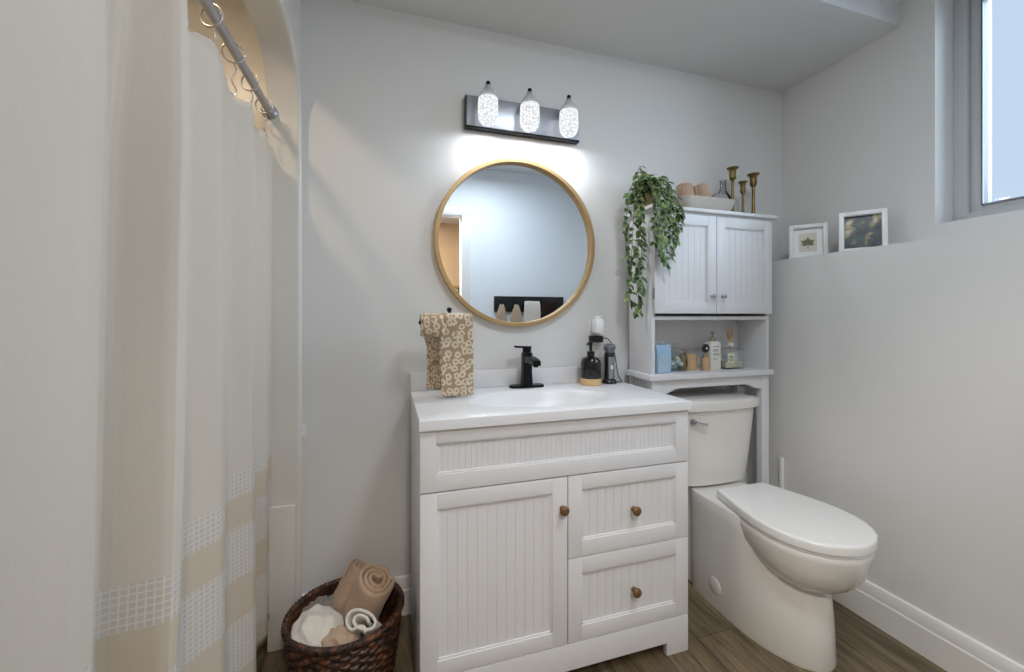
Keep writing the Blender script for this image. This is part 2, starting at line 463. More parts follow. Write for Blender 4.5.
def prism(bm, poly, axis, a0, a1, bev=0.0, mx=None):
    t = bmesh.new()
    def P(u, v, a):
        return {'x': (a, u, v), 'y': (u, a, v), 'z': (u, v, a)}[axis]
    lo = [t.verts.new(P(u, v, a0)) for u, v in poly]; hi = [t.verts.new(P(u, v, a1)) for u, v in poly]
    n = len(poly)
    t.faces.new(lo); t.faces.new(hi[::-1])
    for i in range(n): t.faces.new((lo[i], hi[i], hi[(i + 1) % n], lo[(i + 1) % n]))
    bmesh.ops.recalc_face_normals(t, faces=t.faces)
    if bev > 0:
        bmesh.ops.bevel(t, geom=t.edges[:], offset=bev, segments=2, profile=0.6, affect='EDGES')
    return merge(bm, t, mx)
def loft(bm, rings, cap0=True, cap1=True, mx=None):
    t = bmesh.new(); R = [[t.verts.new(p) for p in ring] for ring in rings]
    n = len(R[0])
    for a, b in zip(R, R[1:]):
        for i in range(n): t.faces.new((a[i], a[(i + 1) % n], b[(i + 1) % n], b[i]))
    if cap0: t.faces.new(R[0][::-1])
    if cap1: t.faces.new(R[-1])
    return merge(bm, t, mx)
def smooth_pts(pts, n=6):
    P = [Vector(p) for p in pts]; out = []
    for i in range(len(P) - 1):
        p0, p1, p2, p3 = P[max(i - 1, 0)], P[i], P[i + 1], P[min(i + 2, len(P) - 1)]
        for k in range(n):
            t = k / n
            out.append(0.5 * ((2 * p1) + (-p0 + p2) * t + (2 * p0 - 5 * p1 + 4 * p2 - p3) * t * t + (-p0 + 3 * p1 - 3 * p2 + p3) * t ** 3))
    out.append(P[-1]); return out
def nz(p, s=1.0): return noise.noise(Vector(p) * s)
def ribbon(name, path, width, axis_dir, thick, m, parent=None, nw=10, rough=0.002, nscale=18, sub_lv=1, taper=None, local=False, uvshift=0.0, bm_only=False):
    """A strip of cloth: path = list of 3-D points of its middle line, spread +-width/2 along axis_dir."""
    ad = Vector(axis_dir).normalized(); t = bmesh.new(); grid = []
    uvl = t.loops.layers.uv.new('UVMap')
    s = 0; S = []
    for i, p in enumerate(path):
        if i: s += (Vector(p) - Vector(path[i - 1])).length
        S.append(s)
    for i, p in enumerate(path):
        row = []
        for j in range(nw + 1):
            f = j / nw - 0.5
            wd = width * (taper(S[i] / s) if taper else 1)
            q = Vector(p) + ad * f * wd
            d = Vector((nz(q, nscale), nz(q + Vector((5, 3, 1)), nscale), nz(q + Vector((1, 9, 4)), nscale)))
            row.append(t.verts.new(q + d * rough))
        grid.append(row)
    for i in range(len(path) - 1):
        for j in range(nw):
            f = t.faces.new((grid[i][j], grid[i][j + 1], grid[i + 1][j + 1], grid[i + 1][j]))
            for lp, (ii, jj) in zip(f.loops, ((i, j), (i, j + 1), (i + 1, j + 1), (i + 1, j))):
                lp[uvl].uv = (uvshift + (jj / nw) * width, S[ii])
    if bm_only: return t
    me = bpy.data.meshes.new(name); t.to_mesh(me); t.free()
    me.polygons.foreach_set('use_smooth', [True] * len(me.polygons))
    me.materials.append(m)
    o = bpy.data.objects.new(name, me); COL.objects.link(o)
    if parent is not None:
        o.parent = parent
        if not local: o.matrix_parent_inverse = ROOTM[parent.name].inverted()
    so = o.modifiers.new('thickness', 'SOLIDIFY'); so.thickness = thick; so.offset = 0
    if sub_lv:
        sb = o.modifiers.new('soft', 'SUBSURF'); sb.levels = sub_lv; sb.render_levels = sub_lv
    return o
def spiral_path(R, turns, t, n=26):
    k = int(n * turns); pts = []
    r0 = max(0.006, R - turns * t)
    for i in range(k + 1):
        th = 2 * PI * turns * i / k
        r = r0 + (R - r0) * i / k
        pts.append((r * math.cos(th), r * math.sin(th), 0))
    return pts
def lump(name, c, rad, m, parent=None, amp=0.2, scale=3.0, seed=0, sub_=4, mx=None):
    t = bmesh.new(); bmesh.ops.create_icosphere(t, subdivisions=sub_, radius=1)
    for v in t.verts:
        q = v.co.normalized()
        ridge = 1 - abs(nz(q + Vector((seed, seed * 2, 3)), scale)) * 1.4
        d = 1 + amp * (ridge - 0.6) + amp * 0.5 * nz(q + Vector((seed, 0, 0)), scale * 2.3)
        v.co = Vector((q.x * rad[0], q.y * rad[1], q.z * rad[2])) * d
    if mx is not None: bmesh.ops.transform(t, matrix=mx, verts=t.verts)
    for v in t.verts: v.co += Vector(c)
    return obj(name, t, m, parent, 60)

# ------------------------------------------------------------------ room shell
YB = 1.64; XL = -0.305; XK = 1.762; XR = 2.005; YR = -0.35; ZS = 2.348; ZC = 2.50
ZL = 1.424
def wall(name, boxes, m, label=None):
    bm = new()
    for b in boxes: box(bm, *b)
    return struct(obj(name, bm, m, None, 0))
wall('floor', [(-1.3, 2.3, -1.6, 1.85, -0.08, 0)], M['floor'])
wall('ceiling', [(-1.3, 2.3, YR - 0.1, 1.85, ZC, ZC + 0.08)], M['ceiling'])
bm = new(); box(bm, XL, XR, 1.119, YB, ZS, ZC)
struct(obj('ceiling_soffit', bm, M['ceiling'], None, 0))
wall('wall_back', [(-0.40, 2.3, YB, 1.85, 0, ZC)], M['wall'])
wall('wall_right', [(XK, 2.3, YR, YB, 0, ZL)], M['wall'])            # thick lower wall that ends in a ledge
WY0, WY1, WZ0, WZ1 = 0.10, 1.0096, 1.513, 2.44
wall('wall_right_upper', [(XR, 2.26, WY1, YB, ZL, ZC), (XR, 2.26, YR, WY0, ZL, ZC), (XR, 2.26, WY0, WY1, ZL, WZ0), (XR, 2.26, WY0, WY1, WZ1, ZC)], M['wall'])
# left wall: arched opening into the bath alcove
def arch_wall():
    bm = new()
    oy0, oy1, oz = 0.10, 1.598, 2.07; r = 0.20
    box(bm, -0.40, XL, YR, oy0, 0, ZC)
    box(bm, -0.40, XL, oy1, YB, 0, ZC)
    poly = [(oy0, ZC), (oy1, ZC), (oy1, oz - r)]
    for i in range(1, 13):
        a = PI / 2 * i / 12
        poly.append((oy1 - r + r * math.cos(a), oz - r + r * math.sin(a)))
    poly.append((oy0 + r, oz))
    for i in range(1, 13):
        a = PI / 2 + PI / 2 * i / 12
        poly.append((oy0 + r + r * math.cos(a), oz - r + r * math.sin(a)))
    prism(bm, poly, 'x', -0.40, XL)
    return bm
struct(obj('wall_left', arch_wall(), M['fiberglass'], None, 40))
# moulding that frames the alcove opening
def frame_path(x, off):
    oy0, oy1, oz = 0.10 - off, 1.598 + off, 2.07 + off; r = 0.20 + off
    pts = [(x, oy1, 0.0), (x, oy1, 0.8), (x, oy1, oz - r)]
    for i in range(1, 13):
        a = PI / 2 * i / 12; pts.append((x, oy1 - r + r * math.cos(a), oz - r + r * math.sin(a)))
    pts.append((x, oy0 + r, oz))
    for i in range(1, 13):
        a = PI / 2 + PI / 2 * i / 12; pts.append((x, oy0 + r + r * math.cos(a), oz - r + r * math.sin(a)))
    pts.append((x, oy0, 0.0))
    return pts
bm = new(); tube(bm, frame_path(XL, 0.014), 0.010, 8)
struct(obj('trim_1', bm, M['fiberglass'], None, 60))
# alcove walls and its ceiling
wall('wall_alcove_end', [(-1.22, -0.40, 1.66, 1.80, 0, 2.34)], M['fiberglass'])
wall('wall_alcove_side', [(-1.22, -1.12, 0.0, 1.66, 0, 2.34)], M['fiberglass'])
wall('wall_alcove_near', [(-1.12, -0.40, -0.06, 0.04, 0, 2.34)], M['fiberglass'])
wall('ceiling_alcove', [(-1.22, -0.40, -0.06, 1.80, 2.34, 2.42)], M['ceiling'])
# rear wall with the doorway to the hall (seen only in the mirror)
DX0, DX1, DZ = 0.05, 0.632, 2.06  # unseen left door edge placed to keep the hall light off the curtain
wall('wall_rear', [(-0.40, DX0, YR - 0.1, YR, 0, ZC), (DX1, 2.3, YR - 0.1, YR, 0, ZC), (DX0, DX1, YR - 0.1, YR, DZ, ZC)], M['rearwall'])
bm = new()
box(bm, DX1 + 0.001, DX1 + 0.075, YR, YR + 0.016, 0, DZ + 0.075, 0.003)
box(bm, DX0 - 0.075, DX0 - 0.001, YR, YR + 0.016, 0, DZ + 0.075, 0.003)
box(bm, DX0 - 0.075, DX1 + 0.075, YR, YR + 0.017, DZ + 0.001, DZ + 0.075, 0.003)
struct(obj('trim_2', bm, M['trimw'], None, 30))
wall('wall_hall', [(-1.3, 2.3, -1.6, -1.5, 0, 2.4), (-1.3, -1.2, -1.5, YR - 0.1, 0, 2.4), (1.6, 1.7, -1.5, YR - 0.1, 0, 2.4)], M['hallwall'])
wall('ceiling_hall', [(-1.3, 2.3, -1.6, YR - 0.1, 2.25, 2.33)], M['ceiling'])
# baseboards
def bb_profile(): return [(0, 0), (0.016, 0), (0.016, 0.095), (0.013, 0.10), (0.013, 0.132), (0.009, 0.143), (0.0, 0.146)]
bm = new(); prism(bm, [(YB - a, b) for a, b in bb_profile()], 'x', XL, XK)
struct(obj('baseboard_back', bm, M['trimw'], None, 20))
bm = new(); prism(bm, [(XK - a, b) for a, b in bb_profile()], 'y', YR, YB)
struct(obj('baseboard_right', bm, M['trimw'], None, 20))
bm = new(); prism(bm, [(YR + a, b) for a, b in bb_profile()], 'x', DX1 + 0.08, XK - 0.02)
struct(obj('baseboard_rear', bm, M['trimw'], None, 20))

# window: frame, sash, pane
wf = bpy.data.objects.new('window_1', None); COL.objects.link(wf); wf.location = (2.11, (WY0 + WY1) / 2, WZ0); struct(wf)
ROOTM['window_1'] = Matrix.Translation(wf.location)
def rect_frame(bm, x0, x1, ya, yb, za, zb, wd, bev=0.004):
    box(bm, x0, x1, ya, ya + wd, za, zb, bev); box(bm, x0, x1, yb - wd, yb, za, zb, bev)
    box(bm, x0, x1, ya + wd - .002, yb - wd + .002, za, za + wd, bev); box(bm, x0, x1, ya + wd - .002, yb - wd + .002, zb - wd, zb, bev)
bm = new(); rect_frame(bm, 2.112, 2.20, WY0, WY1, WZ0, WZ1, 0.042); obj('window_frame', bm, M['vinyl'], wf)
bm = new(); rect_frame(bm, 2.128, 2.185, WY0 + .042, WY1 - .042, WZ0 + .030, WZ1 - .042, 0.036, 0.006); sash = obj('sash', bm, M['vinyl'], wf)
bm = new(); rect_frame(bm, 2.122, 2.130, WY0 + .074, WY1 - .074, WZ0 + .062, WZ1 - .074, 0.005, 0.0); obj('glazing_bead', bm, M['greyshade'], wf)
bm = new(); box(bm, 2.150, 2.156, WY0 + .078, WY1 - .078, WZ0 + .066, WZ1 - .078); obj('pane', bm, M['pane'], wf, 0)
# snowy ground outside
t = new(); bmesh.ops.create_grid(t, x_segments=40, y_segments=40, size=3)
for v in t.verts:
    v.co = Vector((v.co.x + 5.28, v.co.y + 0.6, 1.15 + 0.62 * max(0, min(1, (v.co.x + 2.85) / 0.9)) ** 1.5 + 0.05 * nz((v.co.x, v.co.y * 1.3, 0), 1.1)))
struct(obj('ground_snow', t, M['snow'], None, 60))

# lamps outside the frame: an added ceiling fill, then the shower and hall downlights
t0 = thing('ceiling_lamp', 'added unseen fill lamp, round with a white drum diffuser, over the room', 'lamp', (0.75, 0.28, 2.42))
bm = new(); lathe(bm, [(0, 0.08), (0.20, 0.08), (0.205, 0.06), (0.20, 0.02), (0.185, 0.012)], (0.75, 0.28, 2.42), 40); obj('fill_lamp_rim', bm, M['trimw'], t0)
bm = new(); lathe(bm, [(0.185, 0.012), (0.12, 0.004), (0, 0.0)], (0.75, 0.28, 2.42), 40); obj('diffuser', bm, M['filldiff'], t0)
def downlight(loc, label, z):
    t = thing('recessed_downlight', label, 'lamp', (loc[0], loc[1], z - 0.02))
    bm = new(); lathe(bm, [(0.052, 0.012), (0.075, 0.012), (0.078, 0.02)], (loc[0], loc[1], z - 0.02), 28); obj('bezel', bm, M['trimw'], t)
    bm = new(); lathe(bm, [(0, 0.014), (0.055, 0.014)], (loc[0], loc[1], z - 0.02), 28); obj('diffuser', bm, M['warmdiff'], t)
downlight((-0.68, 0.95), 'small warm recessed downlight in the ceiling over the bathtub', 2.34)
downlight((0.15, -0.70), 'small warm recessed downlight in the hall ceiling beyond the door', 2.25)

# ------------------------------------------------------------------ bathtub, rod, rings, curtain
tb = thing('bathtub', 'white alcove bathtub almost wholly hidden behind the shower curtain', 'bathtub', (-0.75, 0.85, 0))
def rr(cx, cy, hx, hy, r, z, n=6):
    pts = []
    for qx, qy, a0 in ((1, 1, 0), (-1, 1, 90), (-1, -1, 180), (1, -1, 270)):
        for i in range(n + 1):
            a = math.radians(a0 + 90 * i / n)
            pts.append((cx + qx * (hx - r) + r * math.cos(a), cy + qy * (hy - r) + r * math.sin(a), z))
    return pts
bm = new()
cx, cy = -0.790, 0.85
loft(bm, [rr(cx, cy, .325, .800, .02, 0), rr(cx, cy, .328, .80, .02, .05), rr(cx, cy, .328, .80, .02, .46), rr(cx, cy, .325, .80, .03, .492), rr(cx, cy, .312, .785, .03, .498),
          rr(cx, cy, .27, .72, .12, .498), rr(cx, cy, .255, .70, .13, .47), rr(cx, cy, .22, .62, .16, .16), rr(cx, cy, .17, .55, .16, .12)], True, True)
obj('tub_shell', bm, M['fiberglass'], tb, 40)
bm = new(); box(bm, -0.398, -0.312, 1.580, 1.597, 0.0, 0.498, 0.006); obj('end_flange', bm, M['fiberglass'], tb)

XROD, ZROD = -0.394, 1.872
rd = thing('shower_rod', 'grey metal shower rod running above the cream curtain', 'curtain rod', (XROD, 0.85, ZROD))
bm = new(); tube(bm, [(XROD, 0.10, ZROD), (XROD, 1.585, ZROD)], 0.0125, 16); obj('rod', bm, M['rodm'], rd)
for y0, sg in ((1.598, -1), (0.10, 1)):
    bm = new(); lathe(bm, [(0, 0), (0.026, 0), (0.026, 0.006), (0.019, 0.012), (0.0165, 0.03), (0, 0.03)], seg=24, mx=Matrix.Translation((XROD, y0, ZROD)) @ Matrix.Rotation(sg * -PI / 2, 4, 'X'))
    obj('end_cap', bm, M['rodm'], rd)

# plan of the folds: (x, y at the top, shift of y towards the room's near end at the hem)
FOLDS = [(-.40, -.06, 0), (-.33, .08, 0), (-.42, .18, 0), (-.335, .30, 0), (-.43, .42, -.03), (-.330, .645, -.07), (-.440, .825, -.08), (-.322, .856, -.11), (-.400, .985, -.03),
         (-.345, 1.045, 0), (-.408, 1.23, 0), (-.351, 1.295, 0), (-.402, 1.42, 0), (-.368, 1.475, 0), (-.400, 1.55, 0), (-.388, 1.592, 0)]
def curtain_row(z, n):
    h = max(0.0, min(1.0, (1.76 - z) / 1.6)); hh = min(1.0, max(0.0, (1.76 - z) / 0.3))
    P = [Vector((-.385 + (x + .385) * (.72 + .28 * hh) + (.006 * nz((y * 5, z * 1.3, 3.0)) if y < 1.4 else 0), y + dy * h + .005 * nz((y * 6, z * 1.5, 8.0)), z)) for x, y, dy in FOLDS]
    for it in range(2):
        Q = [P[0]]
        for a, b in zip(P, P[1:]): Q += [a.lerp(b, .13), a.lerp(b, .87)]
        P = Q + [P[-1]]
    out = []; L = len(P) - 1
    for i in range(n + 1):
        f = i / n * L; k = min(int(f), L - 1); q = P[k].lerp(P[k + 1], f - k)
        q.x += .0022 * nz((q.y * 30, z * .8, 1.0)); out.append(q)
    return out
def curtain():
    t = bmesh.new(); uvl = t.loops.layers.uv.new('UVMap')
    ns, nzs = 420, 56
    rows = []; L = []
    lv = [curtain_row(0.12 + (1.750 - 0.12) * j / nzs, ns) for j in range(nzs + 1)]
    for i in range(ns + 1):
        sag = 0.006 * math.cos(2 * PI * i / ns * 14)
        rows.append([t.verts.new(lv[j][i] + Vector((0, 0, sag * (j / nzs) ** 8))) for j in range(nzs + 1)])
    acc = [0]
    for i in range(ns): acc.append(acc[-1] + (rows[i + 1][28].co - rows[i][28].co).length)
    for i in range(ns):
        for j in range(nzs):
            f = t.faces.new((rows[i][j], rows[i + 1][j], rows[i + 1][j + 1], rows[i][j + 1]))
            for lp, (a, b) in zip(f.loops, ((i, j), (i + 1, j), (i + 1, j + 1), (i, j + 1))):
                lp[uvl].uv = (acc[a], lp.vert.co.z)
    me = bpy.data.meshes.new('shower_curtain'); t.to_mesh(me); t.free()
    me.polygons.foreach_set('use_smooth', [True] * len(me.polygons))
    me.materials.append(M['curtain'])
    o = bpy.data.objects.new('shower_curtain', me); COL.objects.link(o)
    so = o.modifiers.new('thickness', 'SOLIDIFY'); so.thickness = 0.0016; so.offset = 0
    return o
tag(curtain(), 'cream pleated fabric shower curtain with waffle and beige bands near the bottom', 'shower curtain')
# clear rings with metal hooks
def ring_mesh():
    bm = new()
    pts = [(0.026 * math.cos(a), 0, -0.010 + 0.026 * math.sin(a)) for a in [2 * PI * i / 24 for i in range(24)]]
    tube(bm, pts, 0.0026, 8, closed=True)
    tube(bm, smooth_pts([(0, 0, -0.034), (0.006, 0.004, -0.052), (-0.004, 0.006, -0.080), (0.006, 0.006, -0.106), (0.002, 0.004, -0.122), (-0.006, 0.003, -0.116)]), 0.0022, 6)
    return bm
ring0 = obj('curtain_ring', ring_mesh(), M['ringm'], None, 60)
labels = ['metal curtain ring at the far end of the shower rod', 'second metal curtain ring from the far end of the rod', 'third metal curtain ring from the far end of the rod',
          'fourth metal curtain ring from the far end of the rod', 'fifth metal curtain ring from the far end, at the top of the photo']
for k, y in enumerate((1.53, 1.39, 1.25, 1.11, 0.975)):
    o = ring0 if k == 0 else ring0.copy()
    if k: COL.objects.link(o)
    o.location = (XROD, y, ZROD); o.rotation_euler = (0, 0, random.uniform(-0.4, 0.4))
    tag(o, labels[k], 'curtain ring', 'rings along the shower rod')
# small hook on the wall corner
bm = new(); box(bm, -0.301, -0.287, YB - 0.006, YB, 0.715, 0.765, 0.002)
tube(bm, [(-0.294, YB - 0.004, 0.735), (-0.294, YB - 0.018, 0.728), (-0.294, YB - 0.024, 0.734), (-0.294, YB - 0.024, 0.744)], 0.003, 8)
tag(obj('wall_hook', bm, M['whitep']), 'tiny white hook on the wall beside the shower opening', 'hook')

# ------------------------------------------------------------------ vanity cabinet
YF = 1.167
va = thing('vanity_cabinet', 'white beadboard vanity cabinet with one door and two drawers', 'vanity', (0.543, 1.40, 0))
VX0, VX1 = 0.0867, 0.998
bm = new()
box(bm, VX0, VX0 + .018, YF + .020, 1.62, 0.0, .8375, 0.001); box(bm, VX1 - .018, VX1, YF + .020, 1.62, 0.0, .8375, 0.001)
box(bm, VX0 + .018, VX1 - .018, YF + .022, 1.61, .11, .128); box(bm, VX0 + .018, VX1 - .018, 1.60, 1.61, .128, .835)
box(bm, VX0 + .018, VX1 - .018, YF + .021, YF + .035, .128, .8365)
obj('carcass', bm, M['cab'], va)
def panel_front(x0, x1, z0, z1, ix0, ix1, iz0, iz1, y0=YF, th=0.019, pitch=0.030, rec=0.008):
    """frame-and-panel front with a beadboard infill"""
    bm = new()
    b = 0.0018
    box(bm, x0, ix0, y0, y0 + th, z0, z1, b); box(bm, ix1, x1, y0, y0 + th, z0, z1, b)
    box(bm, ix0 - .002, ix1 + .002, y0, y0 + th, z0, iz0, b); box(bm, ix0 - .002, ix1 + .002, y0, y0 + th, iz1, z1, b)
    # sloped inner lip
    for a0, a1, c0, c1 in ((ix0, ix0 + .005, iz0, iz1), (ix1 - .005, ix1, iz0, iz1), (ix0, ix1, iz0, iz0 + .005), (ix0, ix1, iz1 - .005, iz1)):
        box(bm, a0, a1, y0 + .004, y0 + th - .002, c0, c1, .0012)
    n = max(2, round((ix1 - ix0) / pitch)); wd = (ix1 - ix0) / n
    for i in range(n):
        a = ix0 + i * wd
        box(bm, a + .0001, a + wd - .0001, y0 + rec, y0 + th - .001, iz0 - .001, iz1 + .001, .0010, 1)
    box(bm, ix0, ix1, y0 + rec + .0035, y0 + th - .0005, iz0, iz1)
    return bm
def knob_bm(x, z, y=YF, s=1.0):
    bm = new()
    pr = [(0, 0), (.008, 0), (.0085, .002), (.0055, .004), (.005, .012), (.008, .014), (.0135, .017), (.0155, .021), (.0145, .026), (.009, .0295), (0, .030)]
    return lathe(bm, [(a * s, b * s) for a, b in pr], seg=24, mx=Matrix.Translation((x, y, z)) @ Matrix.Rotation(PI / 2, 4, 'X'))
obj('false_front', panel_front(VX0, VX1, .6585, .8355, .132, .946, .707, .796, pitch=.017), M['cab'], va)
door = obj('door', panel_front(VX0, .5400, .1285, .6545, .135, .489, .174, .608), M['cab'], va)
subobj('knob', knob_bm(.521, .560), M['knobwood'], door, 60)
d1 = obj('drawer', panel_front(.5430, VX1, .3955, .6545, .591, .946, .447, .609), M['cab'], va)
subobj('knob', knob_bm(.778, .523), M['knobwood'], d1, 60)
d2 = obj('drawer', panel_front(.5430, VX1, .1285, .3925, .591, .946, .176, .341), M['cab'], va)
subobj('knob', knob_bm(.779, .256), M['knobwood'], d2, 60)
bm = new()
prism(bm, [(VX0, 0), (VX0 + .087, 0), (VX0 + .087, .043), (VX1 - .087, .043), (VX1 - .087, 0), (VX1, 0), (VX1, .1255), (VX0, .1255)], 'y', YF, YF + .02, .0012)
obj('base_rail', bm, M['cab'], va)

# countertop with integrated oval basin
vt = thing('countertop', 'glossy white vanity top with integrated oval sink and low backsplash', 'countertop', (0.543, 1.40, .8375))
def basin_top():
    t = bmesh.new()
    x0, x1, y0, y1, z1, z0 = .0835, 1.0025, 1.155, YB - .001, .868, .8378
    cx, cy, ax, ay = .53, 1.372, .262, .150
    N = 128
    dirs = [2 * PI * i / N for i in range(N)]
    rect = []
    for a in dirs:
        dx, dy = math.cos(a), math.sin(a)
        s = min(((x1 - cx) / dx if dx > 1e-9 else 1e9), ((x0 - cx) / dx if dx < -1e-9 else 1e9), ((y1 - cy) / dy if dy > 1e-9 else 1e9), ((y0 - cy) / dy if dy < -1e-9 else 1e9))
        rect.append([cx + dx * s, cy + dy * s])
    for (qx, qy) in ((x0, y0), (x1, y0), (x0, y1), (x1, y1)):
        k = min(range(N), key=lambda i: (rect[i][0] - qx) ** 2 + (rect[i][1] - qy) ** 2); rect[k] = [qx, qy]
    prof = [(0.0, -.115), (.15, -.114), (.4, -.108), (.62, -.090), (.78, -.062), (.88, -.034), (.94, -.016), (.98, -.005), (1.02, -.0008), (1.06, 0)]
    rings = []
    for s, dz in prof:
        if s == 0: rings.append([t.verts.new((cx, cy + .02, z1 + dz))]); continue
        rings.append([t.verts.new((cx + ax * s * math.cos(a), cy + ay * s * math.sin(a), z1 + dz)) for a in dirs])
    b = .004
    mid = [(p[0] + (cx - p[0]) * 0.02, p[1] + (cy - p[1]) * 0.02) for p in rect]
    def inset(p, d):
        return (min(max(p[0], x0 + d), x1 - d), min(max(p[1], y0 + d), y1 - d))
    rings.append([t.verts.new(inset(p, b) + (z1,)) for p in rect])
    rings.append([t.verts.new(inset(p, b * .3) + (z1 - b * .3,)) for p in rect])
    rings.append([t.verts.new((p[0], p[1], z1 - b)) for p in rect])
    rings.append([t.verts.new((p[0], p[1], z0)) for p in rect])
    for a, c in zip(rings, rings[1:]):
        for i in range(N):
            j = (i + 1) % N
            if len(a) == 1: t.faces.new((a[0], c[i], c[j]))
            else: t.faces.new((a[i], a[j], c[j], c[i]))
    # underside ring back under the basin
    lo = [t.verts.new((cx + ax * 1.1 * math.cos(a), cy + ay * 1.1 * math.sin(a), z0)) for a in dirs]
    lw = [t.verts.new((cx + ax * .8 * math.cos(a), cy + ay * .8 * math.sin(a), z1 - .10)) for a in dirs]
    lz = t.verts.new((cx, cy, z1 - .13))
    for i in range(N):
        j = (i + 1) % N
        t.faces.new((rings[-1][i], rings[-1][j], lo[j], lo[i])); t.faces.new((lo[i], lo[j], lw[j], lw[i])); t.faces.new((lw[i], lw[j], lz))
    return t
obj('sink_slab', basin_top(), M['counter'], vt, 35)
bm = new(); box(bm, .0835, 1.0025, YB - .021, YB - .0005, .8681, .938, .003); obj('backsplash', bm, M['counter'], vt)
bm = new(); lathe(bm, [(0, .004), (.018, .004), (.022, .002), (.023, 0)], (.53, 1.392, .755), 24); obj('drain', bm, M['chrome'], vt)

# faucet
FX, FY = .548, 1.582; ZT = .868
fa = thing('faucet', 'matte black single-lever faucet standing behind the sink', 'faucet', (FX, FY, ZT))
bm = new(); loft(bm, [rr(FX, FY, .075, .026, .025, ZT, 5), rr(FX, FY, .075, .026, .025, ZT + .007, 5), rr(FX, FY, .072, .023, .022, ZT + .010, 5)]); obj('base_plate', bm, M['black'], fa)
bm = new(); loft(bm, [rr(FX, FY, .0225, .0225, .008, ZT + .009, 3), rr(FX, FY, .019, .0205, .007, ZT + .06, 3), rr(FX, FY - .002, .0185, .021, .007, ZT + .125, 3), rr(FX, FY - .003, .0190, .022, .007, ZT + .140, 3), rr(FX, FY - .003, .017, .020, .007, ZT + .143, 3)]); obj('body', bm, M['black'], fa)
def spout_ring(y, z, hw, hh): return [(FX + a, y, z + b) for a, b in ((hw, -hh), (hw, hh * .6), (hw * .8, hh), (-hw * .8, hh), (-hw, hh * .6), (-hw, -hh))]
bm = new(); loft(bm, [spout_ring(FY - .01, ZT + .118, .016, .016), spout_ring(FY - .06, ZT + .119, .0155, .013), spout_ring(FY - .105, ZT + .115, .016, .0115), spout_ring(FY - .122, ZT + .111, .016, .010)])
lathe(bm, [(0, 0), (.010, 0), (.0105, .006), (.0105, .012)], (FX, FY - .108, ZT + .095), 18); obj('spout', bm, M['black'], fa)
bm = new(); lathe(bm, [(0, 0), (.016, 0), (.018, .004), (.018, .022), (.0165, .026), (0, .026)], (FX, FY - .003, ZT + .143), 24)
mxl = Matrix.Translation((FX, FY - .003, ZT + .163)) @ Matrix.Rotation(math.radians(12), 4, 'Z') @ Matrix.Rotation(math.radians(4), 4, 'Y')
box(bm, -.055, .017, -.011, .011, -.002, .006, .002, 2, mxl); obj('lever', bm, M['black'], fa)

# leopard towel on its small stand
TX, TY = .212, 1.462
ts = thing('towel_stand', 'black countertop towel stand mostly hidden under the leopard towel', 'towel stand', (TX, TY, ZT))
bm = new(); lathe(bm, [(0, 0), (.030, 0), (.031, .005), (.027, .008), (0, .009)], (TX + .012, TY + .035, ZT), 28); obj('base', bm, M['black'], ts)
bm = new(); tube(bm, [(TX + .012, TY + .030, ZT + .006), (TX + .006, TY + .012, 1.0), (TX, TY, 1.176)], .0055, 12); lathe(bm, [(0, -.010), (.006, -.009), (.0095, -.002), (.0085, .006), (0, .010)], (TX, TY, 1.184), 16); obj('post', bm, M['black'], ts)
bm = new(); tube(bm, [(.112, TY, 1.138), (.285, TY, 1.138)], .006, 12)
for x in (.112, .285): lathe(bm, [(0, -.009), (.0075, -.006), (.0085, 0), (.0075, .006), (0, .009)], (x, TY, 1.138), 14)
obj('crossbar', bm, M['black'], ts)
tw = thing('leopard_towel', 'tan and cream leopard print towel draped over the black countertop stand', 'towel', (TX, TY, ZT))
def drape(y0, zc, r, zfront, zback, n=10, fy=0.0, by=0.0):
    pts = []
    m = 12
    for i in range(m + 1): pts.append((y0 - r - fy * (1 - i / m), zfront + (zc - zfront) * i / m))
    for i in range(1, n):
        a = PI - PI * i / n; pts.append((y0 + r * math.cos(a), zc + r * .9 * math.sin(a)))
    for i in range(m + 1): pts.append((y0 + r + by * (i / m), zc + (zback - zc) * i / m))
    return pts
ribbon('front_fold', [(.236, y, z) for y, z in drape(TY, 1.150, .019, .8755, .94, fy=.012)], .118, (1, -.04, 0), .010, M['leopard'], tw, nw=12, rough=.004, nscale=14)
yb_, zb2 = TY + .010, 1.132
pth = [(yb_ - .020, 1.098), (yb_ - .032, 1.092), (yb_ - .040, 1.100), (yb_ - .041, 1.118)]
for i in range(11):
    a = PI - PI * i / 10; pth.append((yb_ + .040 * math.cos(a), zb2 + .034 * math.sin(a)))
pth += [(yb_ + .038, 1.11), (yb_ + .030, 1.09)] + [(yb_ + .028 + .012 * k / 8, 1.07 - (1.07 - .886) * k / 8) for k in range(9)]
ribbon('back_fold', [(.148 + .016 * max(0, min(1, (1.10 - z) / .05)) * (1 if y > yb_ else 0), y, z) for y, z in pth], .082, (1, -.28, 0), .010, M['leopard'], tw, nw=10, rough=.005, nscale=16, uvshift=.3, taper=lambda f: 1.0 if f < .45 else .72)

